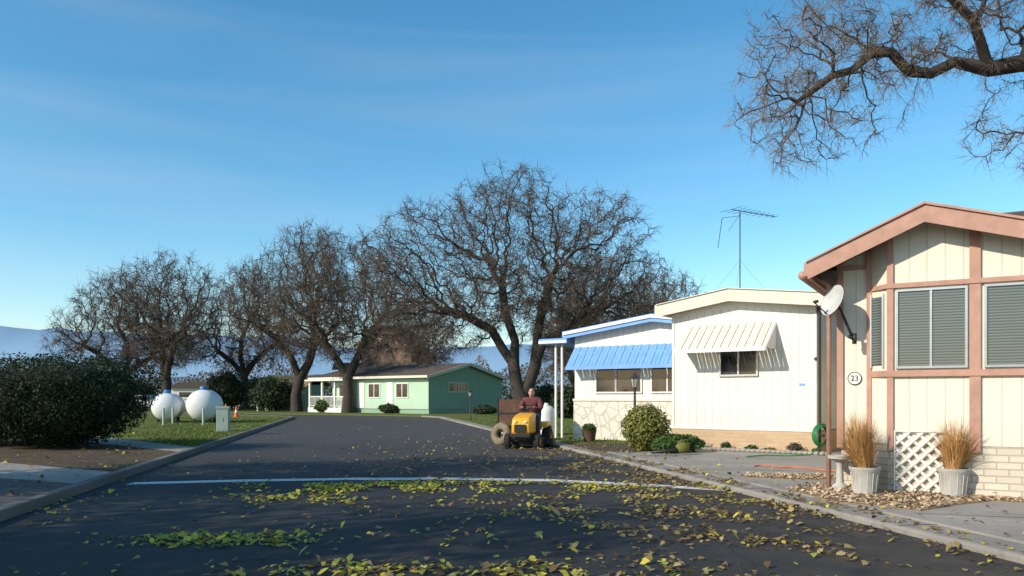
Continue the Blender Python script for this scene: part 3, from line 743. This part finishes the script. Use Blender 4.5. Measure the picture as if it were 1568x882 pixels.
def planter(loc,h,seed):
    e=empty('potted_ornamental_grass',loc); b=MB()
    b.lathe([(0,0),(.13,0),(.135,.02),(.165,.28),(.185,.30),(.188,.335),(.165,.335),(.155,.30),(0,.30)],n=28)
    for k in range(14):
        a=k*2*math.pi/14; b.tube([(math.cos(a)*.138,math.sin(a)*.138,.03),(math.cos(a)*.164,math.sin(a)*.164,.27)],.006,4)
    b.obj('pot','pot',e,smooth='auto')
    b=MB(); b.lathe([(.157,.305),(0,.31)],n=20); b.obj('soil','soil',e)
    rg=random.Random(seed); V=[];F=[]
    lean=Vector((rg.uniform(-.1,.1),rg.uniform(-.1,.1),0))
    for i in range(1100):
        a=rg.uniform(0,6.283); r0=rg.random()**.5*.1; sp=rg.random()**.8*.34; hh=h*rg.uniform(.4,1.12)*(1-.3*sp)
        ax=Vector((math.cos(a),math.sin(a),0)); sd=Vector((-ax.y,ax.x,0)); w0=.0035
        ps=[ax*(r0+sp*(t**1.8))+lean*t+Vector((0,0,.3+hh*t-sp*.5*t*t)) for t in (0,.35,.7,1)]
        o=len(V)
        for k,p in enumerate(ps): ww=w0*(1,1,.8,.2)[k]; V+= [p-sd*ww,p+sd*ww]
        F+=[(o+2*k,o+2*k+1,o+2*k+3,o+2*k+2) for k in range(3)]
    link('dry_grass',npmesh('dry_grass',[tuple(v) for v in V],F,['straw']),parent=e)
planter((4.42,9.82,.092),.72,1); planter((5.42,9.62,.092),.68,2)
e=empty('bird_bath',(4.33,10.35,.09)); b=MB(); b.lathe([(0,0),(.1,0),(.1,.04),(.05,.08),(.04,.3),(.06,.36),(.15,.4),(.16,.44),(.14,.44),(.1,.41),(0,.41)],n=20); b.obj('basin','pot',e,smooth='auto')
bush('dry_shrub',(4.6,10.15,.09),(.12,.12,.22),700,.014,'straw',core='soil',seed=50,lumpy=2)

# --- white mobile home
H2=empty('white_mobile_home',(3.9,19,0),-math.atan2(.595,.804))
W=3.36;L_=12
prof=[(-.28,3.50),(1.5,3.76),(W+.28,3.50)]
zr=zr_fn(1.5,3.76,-.28,3.5,W+.28,3.5)
b=MB(); b.prism([(0,.56),(W,.56),(W,zr(W)-.1),(1.5,3.66),(0,zr(0)-.1)],0,L_,'y'); b.obj('wall','white_siding',H2)
b=MB(); b.box(-.03,W+.03,-.03,L_,0,.54); b.obj('brick_skirting','tan_brick',H2)
b=MB(); b.box(-.02,W+.02,-.045,-.001,.542,.585); b.box(-.012,.05,-.02,-.002,.59,3.3);b.box(W-.05,W+.012,-.02,-.002,.59,3.3); b.obj('corner_trim','white',H2)
gable_roof(H2,prof,-.32,L_+.3,.1,.27,'roof_white','cream_trim')
b=MB(); b.prism([(x,z+.03) for x,z in prof]+[(x,z+.014) for x,z in prof[::-1]],-.36,-.28,'y'); b.obj('drip_edge','white',H2)
b=MB(); b.prism([(.0,zr(0)-.27),(1.5,3.5),(W,zr(W)-.27),(W,zr(W)-.34),(1.5,3.40),(0,zr(0)-.34)],-.05,-.002,'y'); b.obj('frieze','white',H2)
window(H2,1.22,2.05,1.82,2.35,-.002,2)
awning(H2,.35,2.5,-.005,2.98,2.38,.72,'white',.09,'cream_trim')
b=MB(); b.box(3.0,3.12,-.012,-.002,1.55,1.6); b.obj('meter_plate','blue',H2)
b=MB(); b.tube([(W+.1,-.1,.2),(W+.1,-.1,3.3)],.03,6); b.box(W+.03,W+.2,-.05,.1,3.1,3.25); b.box(W-.03,W+.03,-.06,-.03,2.1,2.16); b.obj('downspout','metal_dark',H2)
# antenna
An=empty('tv_antenna',(6.4,22,3.5)); b=MB()
an_top=1.3+283*22/1200-3.5; b.tube([(0,0,0),(0,0,an_top)],.016,6)
zt=an_top-.05; b.tube([(-.3,-.2,zt+.08),(1.05,.2,zt-.03)],.012,5)
for i in range(9):
    t=i/8; p=Vector((-.3+1.35*t,-.2+.4*t,zt+.08-.11*t)); l=.42-.26*t; v=Vector((.55,-.6,.05))*l; b.tube([p-v,p+v],.006,4)
b.tube([(0,0,zt-.0),(-.35,-.1,zt-.5)],.006,4); b.tube([(-.5,0,an_top-.15),(-.62,0,an_top-1.0)],.010,4); b.tube([(0,0,an_top-.1),(-.5,0,an_top-.16)],.006,4)
for gx,gy in ((-1.3,.5),(1.5,.2),(.2,1.5)): b.tube([(0,0,an_top*.55),(gx,gy,.0)],.003,3)
b.obj('mast_and_elements','metal_dark',An)
e=empty('roof_vent',(4.85,19.5,3.6)); b=MB(); b.tube([(0,0,0),(0,0,.22)],.05,8); b.ellip((0,0,.26),(.09,.09,.06)); b.obj('cap','metal_dark',e)

# --- blue trimmed home
H3=empty('blue_trimmed_mobile_home',(1.84,23,0),-math.atan2(.59,.81)); W=4.2;L_=11
prof=[(-.2,3.2),(2.6,3.55),(W+.2,3.3)]
b=MB(); b.prism([(0,1.2),(W,1.2),(W,3.2),(2.6,3.45),(0,3.12)],0,L_,'y'); b.obj('wall','white_siding',H3)
b=MB(); b.box(-.02,W+.02,-.03,L_,.0,1.19); b.obj('stone_skirting','stone',H3)
b=MB(); b.box(-.03,W+.03,-.06,-.031,1.19,1.25); b.obj('belt_trim','cream_trim',H3)
gable_roof(H3,prof,-.3,L_+.3,.1,.2,'roof_white','blue')
b=MB(); b.prism([(x,z-.012) for x,z in prof]+[(x,z-.1) for x,z in prof[::-1]],-.34,-.302,'y'); b.obj('white_band','white',H3)
window(H3,.75,1.35,1.45,2.1,-.002,1,fm='white'); window(H3,1.4,2.15,1.45,2.1,-.002,1,fm='white'); window(H3,2.5,3.4,1.45,2.1,-.002,2,fm='white')
awning(H3,.0,3.9,-.005,2.75,2.15,.5,'blue',.12)
b=MB(); b.box(.42,.62,-.012,-.002,1.5,2.0); b.obj('curtain','white',H3)
b=MB(); b.box(-1.2,-.21,-.1,5,2.88,3.04); b.obj('porch_roof','blue',H3); b=MB(); b.box(-1.2,-.21,-.13,-.101,2.90,2.98); b.obj('porch_edge','white',H3)
b=MB()
for x,y in ((-.72,.1),(-.5,.1),(-1.0,3.4)): b.box(x-.028,x+.028,y-.028,y+.028,.08,2.879)
b.obj('porch_posts','white',H3)
e=empty('potted_plant',(2.1,21.3,.09)); b=MB(); b.lathe([(0,0),(.15,0),(.2,.3),(.22,.32),(0,.28)],n=20); b.obj('pot','potbrown',e,smooth='auto')
pb=bush('leafy_top',(0,0,.25),(.2,.2,.12),500,.03,'bushG',seed=60); pb.parent=e

# --- green house with porch at the end of the street
A=Vector((-16.4,65.5)); B=Vector((-6.1,57.5)); dv=(B-A); ang=math.atan2(dv.y,dv.x); Lf=dv.length
H4=empty('green_house_with_porch',(A.x,A.y,0),ang)
Wd=8.6
b=MB(); b.prism([(0,.4),(Wd,.4),(Wd,2.9),(Wd/2,3.75),(0,2.9)],2.2,Lf,'x') ; b.obj('wall','green_siding',H4)
b=MB(); b.box(2.2,Lf-.01,-.03,-.003,.4,2.88); b.obj('sunlit_front_panel','sunlit_mint_siding',H4)  # added panel whose lighter colour paints sunlight on the front wall
b=MB(); b.box(2.25,Lf-.05,.05,Wd-.05,0,.4); b.obj('foundation','green_siding',H4)
b=MB(); pf=[(-.5,2.88),(Wd/2,3.95),(Wd+.4,2.85)]; b.prism(pf+[(y,z-.12) for y,z in pf[::-1]],-.3,Lf+.3,'x'); b.obj('roof','roof_dark',H4)
b=MB(); b.prism([(y,z+.01) for y,z in pf]+[(y,z-.22) for y,z in pf[::-1]],Lf+.302,Lf+.35,'x'); b.box(-.35,Lf+.35,-.55,-.502,2.72,2.9); b.obj('fascia','cream_trim',H4)
b=MB(); b.box(-.2,5.0,-1.0,-.56,2.6,2.72); b.box(0,4.8,-.8,1.9,.0,.45)
for x in (.1,1.7,3.3,4.7): b.box(x-.08,x+.08,-.75,-.6,.45,2.6)
b.box(0,4.8,-.72,-.66,1.3,1.38); b.box(0,4.8,-.72,-.66,.55,.6)
for i in range(30): b.box(.1+i*.155,.14+i*.155,-.71,-.67,.6,1.3)
b.obj('porch','white',H4)
window(H4,3.1,4.2,1.3,2.3,-.032,2,fm='white',fw=.08); window(H4,6.6,7.8,1.3,2.3,-.032,2,fm='white',fw=.08); window(H4,9.7,10.9,1.3,2.3,-.032,2,fm='white',fw=.08)
b=MB(); b.box(5.2,6.1,-.07,-.032,.45,2.45); b.box(8.6,9.3,-.07,-.032,.45,2.45); b.obj('door','white',H4)
b=MB(); b.box(Lf+.002,Lf+.02,2.2,4.2,1.75,2.35); b.obj('end_window_glass','glass',H4); b=MB()
for a in ((2.1,2.2,1.65,2.45),(4.2,4.3,1.65,2.45),(2.2,4.2,1.65,1.75),(2.2,4.2,2.35,2.45),(3.15,3.25,1.75,2.35)): b.box(Lf+.003,Lf+.06,*a)
b.obj('end_window_frame','sunlit_mint_siding',H4)
H5=empty('tan_roofed_cottage',((395-784)*70/1200,70,0),R(-12))
b=MB(); b.box(0.5,4.6,0,4,0,2.4); b.obj('wall','green_siding',H5)
b=MB(); b.prism([(-.5,2.3),(2,3.3),(4.4,2.4),(4.4,2.3),(2,3.18),(-.5,2.2)],0,5,'x'); b.obj('roof','roof_tan',H5)
b=MB(); b.box(.1,.22,-.4,-.28,0,2.3); b.box(2.4,2.52,-.4,-.28,0,2.3); b.obj('posts','white',H5)
window(H5,1.2,2.0,1.1,1.9,-.002,1); window(H5,3.0,3.9,1.1,1.9,-.002,1)
H6=empty('brown_two_storey_house',((552-784)*84/1200,84,0),R(-8))
b=MB(); b.box(0,5.6,0,8,0,5.8); b.obj('wall','barn',H6)
b=MB(); b.prism([(-.6,5.7),(1.6,8.9),(3.6,8.9),(6.3,5.7),(6.1,5.6),(3.5,8.7),(1.7,8.7),(-.4,5.6)],-.5,8.5,'y'); b.obj('roof','roof_dark',H6); b=MB(); b.prism([(0,5.802),(5.6,5.802),(3.5,8.6),(1.7,8.6)],0,.1,'y'); b.obj('gable','barn',H6)
b=MB(); b.add([(-3,-.6,4.2),(6.2,-.6,4.2),(6.2,.0,5.0),(-3,.0,5.0)],[(0,1,2,3)]); b.obj('lean_to_roof','roof_dark',H6)
window(H6,1.2,2.2,3.0,4.0,-.002,1,fm='white'); window(H6,3.4,4.4,3.0,4.0,-.002,1,fm='white'); window(H6,2.2,3.2,6.4,7.5,-.002,1,fm='white')
for (u,D,wd,h) in ((262,98,6,2.5),(-20,90,6,2.6),(150,120,9,2.7)):
    e=empty('distant_mobile_home',((u-784)*D/1200,D,0),R(6)); b=MB(); b.box(0,wd,0,5,0,h); b.obj('wall','white_siding',e)
    b=MB(); b.prism([(-.4,h),(wd+.4,h),(wd+.2,h+.25),(wd/2,h+.8),(-.2,h+.25)],-.4,5.4,'y'); b.obj('roof','roof_dark',e); window(e,1,2.4,1.1,1.9,-.002,1); window(e,wd-2.2,wd-1,1.1,1.9,-.002,1)
e=empty('white_fence',(-45,80,0),R(-3)); b=MB()
for i in range(16): b.box(i*1.3,i*1.3+.1,0,.1,0,1.3)
for z in (.4,.8,1.15): b.box(0,20,-.03,-.001,z,z+.12)
b.obj('rails','white',e)
e=empty('parked_car',(-34.5,73,.08),R(4)); b=MB()
b.prism([(-2.1,.3),(-2.15,.75),(-1.3,.92),(-.7,1.38),(.7,1.42),(1.3,1.0),(2.05,.9),(2.1,.3)],-.85,.85,'y'); b.obj('body','carpaint',e,bevel=.08)
b=MB(); b.prism([(-1.15,.93),(-.65,1.33),(-.05,1.35),(-.05,.95)],-.86,.86,'y'); b.prism([(.05,.95),(.05,1.35),(.65,1.36),(1.15,1.0)],-.86,.86,'y'); b.obj('windows','glass',e)
b=MB()
for x in (-1.35,1.3):
    for y in (-.8,.8): b.tube([(x,y-.1,.32),(x,y+.1,.32)],.32,18)
b.obj('wheels','rubber',e)

# ------------------------------------------------------------ yard objects
def tank(u,D,L_,rad,z,yaw):
    e=empty('propane_tank',((u-784)*D/1200,D,.1),yaw); b=MB()
    prof=[(0,0)]; 
    for i in range(1,9): a=i/8*math.pi/2; prof.append((rad*math.sin(a),rad*.75*(1-math.cos(a))))
    prof+= [(p[0],L_-p[1]) for p in prof[::-1]]
    rm=Matrix.Rotation(R(-90),3,'X'); b.lathe(prof,(0,0,z),32,0,rm); b.obj('vessel','tank',e,smooth=True)
    b=MB()
    for y in (.55,L_-.6):
        for x in (-.32,.32): b.box(x-.06,x+.06,y-.1,y+.1,0,z-rad*.75)
    b.obj('feet','metal_dark',e)
    b=MB(); b.lathe([(.17,0),(.17,.14),(.14,.19),(0,.2)],(0,.9,z+rad-.03),16); b.obj('valve_cover','capblue' ,e,smooth='auto')
tank(252,36,3.0,.64,.74,R(17)); tank(308,35.5,3.0,.72,.82,R(15))
e=empty('vertical_tank',(.98,22.4,.08)); b=MB(); b.lathe([(0,.05),(.16,.05),(.235,.13),(.245,.25),(.245,.75),(.235,.86),(.16,.96),(.06,.99),(.06,1.05),(0,1.05)],n=24); b.obj('vessel','tank',e,smooth=True); b=MB(); b.lathe([(.19,0),(.19,.1)],n=20); b.obj('foot_ring','metal_dark',e)
e=empty('utility_pedestal',(-9.95,27,.1),R(10)); b=MB(); b.box(-.2,.2,-.14,.14,0,.8); b.obj('cabinet','pedestal',e,bevel=.02)
b=MB(); b.box(-.22,.22,-.16,.16,.8,.88); b.box(-.02,.02,-.15,-.141,.35,.5); b.obj('lid','pedestal',e,bevel=.02)
for x,y in ((-15.15,35),(-14.9,33.5),(-13.0,33)):
    e=empty('bollard',(x,y,.1)); b=MB(); b.tube([(0,0,0),(0,0,.7),(0,0,.74)],[.05,.05,.02],10); b.obj('post','pedestal',e,smooth='auto')
for u_,D_ in ((362,47),(346,60)):
    e=empty('traffic_cone',((u_-784)*D_/1200,D_,.1)); b=MB(); b.lathe([(0,0),(.19,0),(.19,.03),(.13,.03),(.03,.68),(0,.68)],n=16); b.obj('cone','orange',e,smooth='auto')
    b=MB(); b.lathe([(.1,.28),(.075,.40)],n=16); b.obj('reflective_band','white',e)
def lamp(x,y,h):
    e=empty('lamp_post',(x,y,.08)); b=MB(); b.lathe([(0,0),(.07,0),(.07,.1),(.035,.16),(.03,h-.42),(.05,h-.4),(.05,h-.36),(0,h-.36)],n=14); b.obj('post','metal_dark',e,smooth='auto')
    b=MB(); b.lathe([(.055,h-.36),(.1,h-.14)],n=6); b.obj('lantern_glass','lampglass',e)
    b=MB(); b.lathe([(.13,h-.14),(.12,h-.12),(.03,h-.02),(.015,h+.03),(0,h+.04)],n=6)
    for k in range(6):
        a=k*math.pi/3; b.tube([(.057*math.cos(a),.057*math.sin(a),h-.36),(.102*math.cos(a),.102*math.sin(a),h-.14)],.007,4)
    b.obj('lantern_cap','metal_dark',e)
lamp((972-784)*19.8/1200,19.8,1.83); lamp((720-784)*42/1200,42,1.62)
e=empty('garden_hose_reel',(6.4,16.2,.09)); b=MB(); rm=Matrix.Rotation(R(90),3,'X')@Matrix.Rotation(R(25),3,'Y')
for i in range(9): b.torus((0,.02*i-.08,.42+random.uniform(-.01,.01)),.19+.012*(i%4),.014,30,6,0,rm)
b.tube([(0,0,.25),(-.3,-.2,.03),(-.8,-.3,.02),(-1.2,-.1,.02),(-1.7,-.5,.02)],.014,6); b.obj('hose','hoseG',e,smooth=True)
b=MB(); b.tube([(0,.12,0),(0,.12,.75)],.02,6); b.tube([(0,-.12,.42),(0,.14,.42)],.03,8); b.obj('stand','metal_dark',e)
e=empty('extension_cord',(0,0,0)); b=MB(); pts=[]
for i in range(60):
    t=i/59; pts.append((4.2+t*2.1,13.6-t*1.2+.25*math.sin(t*9)+.1*math.sin(t*23),.1))
b.tube(pts,.012,5); b.obj('cord','hoseO',e,smooth=True)
e=empty('leaf_blower',(3.25,16.35,.1),R(10)); b=MB(); b.tube([(-.35,0,.05),(.1,0,.08),(.25,0,.12)],[.03,.04,.06],10); b.obj('nozzle','black',e,smooth=True); b=MB(); b.ellip((.32,0,.14),(.15,.1,.12)); b.tube([(.22,0,.24),(.32,0,.3),(.42,0,.24)],.018,6); b.obj('motor','bushY',e,smooth=True)
b=MB()
for i in range(26):
    t=i/25; x=4.35+t*2.2; y=18.0-t*1.75; b.ellip((x,y,.12),(.09,.07,.05),8,5,0,None,.3)
b.obj('border_stones','concrete',smooth=True)
for i in range(6):
    t=(i+random.uniform(-.3,.3))/5; bush('flower_plant',(4.5+t*1.9,18.2-t*1.5,.09),(random.uniform(.08,.2),.1,random.uniform(.04,.15)),260,.025,random.choice(['bushG','bushG','bushY','brownleaf']),seed=70+i,lumpy=3)

# ------------------------------------------------------------ lawn tractor & rider
T_=empty('lawn_tractor',(.42,20.3,0),R(-14))
def part(name,mat,fn,smooth=False,bevel=0,parent=T_):
    b=MB(); fn(b); return b.obj(name,mat,parent,smooth=smooth,bevel=bevel)
def hood(b):
    b.prism([(-.88,.38),(-.90,.62),(-.80,.78),(-.45,.86),(-.08,.9),(-.08,.38)],-.23,.23,'x')
part('hood','yellow',hood,bevel=.045)
part('grille','black',lambda b:(b.box(-.15,.15,-.925,-.905,.42,.62),b.box(-.25,.25,-.93,-.80,.30,.39)),bevel=.01)
part('headlights','white',lambda b:(b.ellip((-.13,-.885,.68),(.05,.03,.035)),b.ellip((.13,-.885,.68),(.05,.03,.035))),smooth=True)
part('fenders','yellow',lambda b:(b.prism([(.12,.50),(.2,.62),(.55,.66),(.8,.6),(.86,.48),(.8,.5),(.5,.56),(.2,.52)],-.47,-.2,'x'),b.prism([(.12,.50),(.2,.62),(.55,.66),(.8,.6),(.86,.48),(.8,.5),(.5,.56),(.2,.52)],.2,.47,'x'),b.box(-.2,.2,.14,.85,.42,.56)),bevel=.03)
part('chassis','black',lambda b:(b.box(-.16,.16,-.8,.8,.22,.40),b.box(-.36,.36,-.12,.14,.28,.33),b.tube([(-.34,-.62,.2),(.34,-.62,.2)],.03,8),b.tube([(-.34,.5,.26),(.34,.5,.26)],.04,8)),bevel=.01)
def deck(b):
    b.lathe([(0,.27),(.42,.27),(.5,.22),(.52,.09)],(0,-.02,0),24); b.box(.4,.68,-.16,.2,.1,.24)
part('mower_deck','black',deck,smooth='auto')
def wheel(b,x,y,r,w):
    rm=Matrix.Rotation(R(90),3,'Y')
    b.lathe([(r*.5,-w/2),(r*.85,-w/2),(r,-w*.3),(r,w*.3),(r*.85,w/2),(r*.5,w/2)],(x,y,r),26,0,rm)
    b.lathe([(0,-w*.2),(r*.5,-w*.3),(r*.55,-w*.48),(r*.5,w*.48),(r*.45,w*.3),(0,w*.2)],(x,y,r),18,1,rm)
    for k in range(22):
        a=k*2*math.pi/22; c=Vector((x,y+math.cos(a)*r*.995,r+math.sin(a)*r*.995)); b.tube([c+Vector((-w*.4,0,0)),c+Vector((w*.4,.02*math.sin(a),-.02*math.cos(a)))],.011,4)
for nm,x,y,r_,w_ in (('front_wheel_left',-.38,-.62,.19,.15),('front_wheel_right',.38,-.62,.19,.15),('rear_wheel_left',-.40,.5,.26,.22),('rear_wheel_right',.40,.5,.26,.22)):
    b=MB(); wheel(b,x,y,r_,w_); b.obj(nm,['rubber','yellow'],T_,smooth='auto')
part('seat','black',lambda b:(b.box(-.22,.22,.24,.66,.6,.68),b.prism([(.60,.66),(.70,.66),(.78,1.02),(.71,1.02)],-.2,.2,'x')),bevel=.035)
part('steering_wheel','black',lambda b:(b.torus((0,.02,1.0),.17,.016,24,8,0,Matrix.Rotation(R(35),3,'X')),b.tube([(0,-.08,.82),(0,.02,1.0)],.022,8),b.tube([(-.16,.02,1.0),(.16,.02,1.0)],.012,6)),smooth=True)
part('dashboard','black',lambda b:b.box(-.2,.2,-.14,-.02,.55,.93),bevel=.03)
# rider
Rr=empty('man_riding_tractor',(.42,20.3,.02),R(-14))
tv=[(0,.47,.76),(0,.46,.92),(0,.44,1.08),(0,.42,1.21),(0,.42,1.28),
    (-.19,.43,1.2),(-.27,.34,1.03),(-.25,.2,.94),(-.20,.1,1.0),
    (.19,.43,1.2),(.27,.34,1.03),(.25,.2,.94),(.20,.1,1.0)]
te=[(0,1),(1,2),(2,3),(3,4),(3,5),(5,6),(6,7),(7,8),(3,9),(9,10),(10,11),(11,12)]
skin('jacket',Rr,tv,te,[(.18,.14),(.18,.135),(.185,.135),(.165,.11),(.065,.065),.09,.078,.062,.046,.09,.078,.062,.046],'jacket')
lv=[(0,.47,.76),(-.12,.42,.75),(-.2,.2,.76),(-.235,.02,.73),(-.26,-.0,.5),(-.27,.02,.38),(.12,.42,.75),(.2,.2,.76),(.235,.02,.73),(.26,-.0,.5),(.27,.02,.38)]
skin('jeans',Rr,lv,[(0,1),(1,2),(2,3),(3,4),(4,5),(0,6),(6,7),(7,8),(8,9),(9,10)],[(.15,.12),.105,.09,.075,.06,.05,.105,.09,.075,.06,.05],'jeans')
for nm,sx in (('boot_left',-1),('boot_right',1)):
    skin(nm,Rr,[(sx*.27,.04,.42),(sx*.27,.03,.365),(sx*.275,-.06,.36),(sx*.28,-.15,.355)],[(0,1),(1,2),(2,3)],[.045,.045,(.045,.03),(.04,.025)],'black')
b=MB(); hc=(0,.40,1.40)
b.ellip(hc,(.079,.096,.116),20,14); b.ellip((0,.345,1.345),(.052,.045,.055),12,8)
b.tube([(0,.43,1.24),(0,.41,1.34)],[.058,.055],12)
b.add([(-.012,.31,1.405),(.012,.31,1.405),(.016,.30,1.37),(-.016,.30,1.37),(0,.282,1.378)],[(0,1,4),(1,2,4),(2,3,4),(3,0,4)])
for sx in (-1,1): b.ellip((sx*.078,.41,1.395),(.012,.02,.032),8,6)
b.obj('head','skin',Rr,smooth=True)
b=MB()
for sx in (-1,1): b.ellip((sx*.03,.312,1.41),(.013,.008,.007),8,5); b.tube([(sx*.012,.308,1.43),(sx*.05,.318,1.432)],.006,5)
b.tube([(-.024,.303,1.347),(0,.299,1.345),(.024,.303,1.347)],.006,5)
b.obj('eyes_brows_mouth','hair',Rr,smooth=True)
b=MB(); b.ellip((0,.422,1.43),(.086,.098,.102),20,12,0,None,.15); b.obj('hair','hair',Rr,smooth=True)
for nm,sx in (('hand_left',-1),('hand_right',1)):
    e0=Vector((sx*.20,.11,1.0)); vs=[tuple(e0),(sx*.185,.06,1.02),(sx*.175,.03,1.025)]; es=[(0,1),(1,2)]; rs=[.028,(.035,.022),(.036,.02)]
    for k in range(4):
        i=len(vs); ln=(.8,1,.95,.75)[k]; yy=.04-.022*k
        vs+= [(sx*.16,yy,1.035),(sx*.145,yy-.012*ln,1.03),(sx*.143,yy-.005,1.0),(sx*.16,yy,.985)]; es+=[(2,i),(i,i+1),(i+1,i+2),(i+2,i+3)]; rs+=[.0095,.009,.0085,.0075]
    i=len(vs); vs+=[(sx*.19,.06,1.0),(sx*.175,.065,.985),(sx*.16,.055,.98)]; es+=[(1,i),(i,i+1),(i+1,i+2)]; rs+=[.012,.0105,.009]
    skin(nm,Rr,vs,es,rs,'skin',1)
# trailer & old tyre
Tr=empty('wooden_utility_trailer',(-.08,24.2,0),R(-8)); 
part('box_sides','wood',lambda b:(b.box(-.35,.35,0,.04,.42,1.22),b.box(-.35,-.31,.042,1.3,.42,1.22),b.box(.31,.35,.042,1.3,.42,1.22),b.box(-.31,.31,.042,1.3,.42,.46)),parent=Tr)
part('frame','metal_dark',lambda b:(b.box(-.32,.32,0.05,1.25,.34,.41),b.tube([(0,.1,.37),(.2,-2.9,.37)],.03,6),b.box(-.37,-.352,-.02,.03,.36,1.26),b.box(.352,.37,-.02,.03,.36,1.26),b.box(-.35,.35,-.02,-.002,.78,.83)),parent=Tr)
for x in (-.47,.47):
    b=MB(); wheel(b,x,.7,.26,.15); b.obj('wheel',['rubber','white'],Tr,smooth='auto')
e=empty('old_tire',(-.3,21.3,.30)); b=MB(); rm=Matrix.Rotation(R(-38),3,'Z')@Matrix.Rotation(R(76),3,'X')
b.torus((0,0,0),.215,.105,36,14,0,rm,.95)
for k in range(30):
    a=k*2*math.pi/30; d1=rm@Vector((math.cos(a)*.318,math.sin(a)*.318,-.06)); d2=rm@Vector((math.cos(a+.08)*.318,math.sin(a+.08)*.318,.06)); b.tube([d1,d2],.010,4)
b.obj('tread','oldtire',e,smooth=True)

# shade trees standing left of / behind the viewpoint
def leafy(name,loc,h,rad,seed,n):
    e=empty(name,loc); b=MB(); b.tube([(0,0,0),(.1,0,h*.3),(0,.1,h*.6)],[.28,.2,.12],10)
    for k in range(6):
        a=k*1.05; b.tube([(.05,0,h*.32+.1*k),(math.cos(a)*rad*.4,math.sin(a)*rad*.4,h*.6),(math.cos(a)*rad*.7,math.sin(a)*rad*.7,h*.75)],[.11,.07,.03],6)
    b.obj('trunk','bark',e,smooth=True)
    rg=np.random.default_rng(seed); cl=[]
    while len(cl)<60:
        d=rg.normal(size=3); d/=np.linalg.norm(d); d*=rg.random()**.4; cl.append(np.array([0,0,h*.66])+d*np.array([rad,rad,h*.34]))
    cl=np.array(cl); k=rg.integers(0,60,n); P=cl[k]+rg.normal(0,rad*.14,(n,3))
    u=rg.normal(size=(n,3)); u/=np.linalg.norm(u,axis=1)[:,None]; v=rg.normal(size=(n,3)); v/=np.linalg.norm(v,axis=1)[:,None]
    s=rg.uniform(.06,.13,(n,1)); V=np.stack([P-u*s,P-v*s*.5,P+u*s,P+v*s*.5],1)
    link('crown',npmesh(name+'_crown',V.reshape(-1,3),np.arange(n*4).reshape(n,4),['bushG']),parent=e)
leafy('shade_tree',(-12.2,7.4,0),8.6,2.8,1,14000)
leafy('shade_tree',(-11.8,.9,0),8.2,2.7,2,11000)
leafy('shade_tree',(-17,4.5,0),8.2,2.6,3,8000)
leafy('shade_tree',(-12,-4.6,0),8.6,2.9,4,10000)
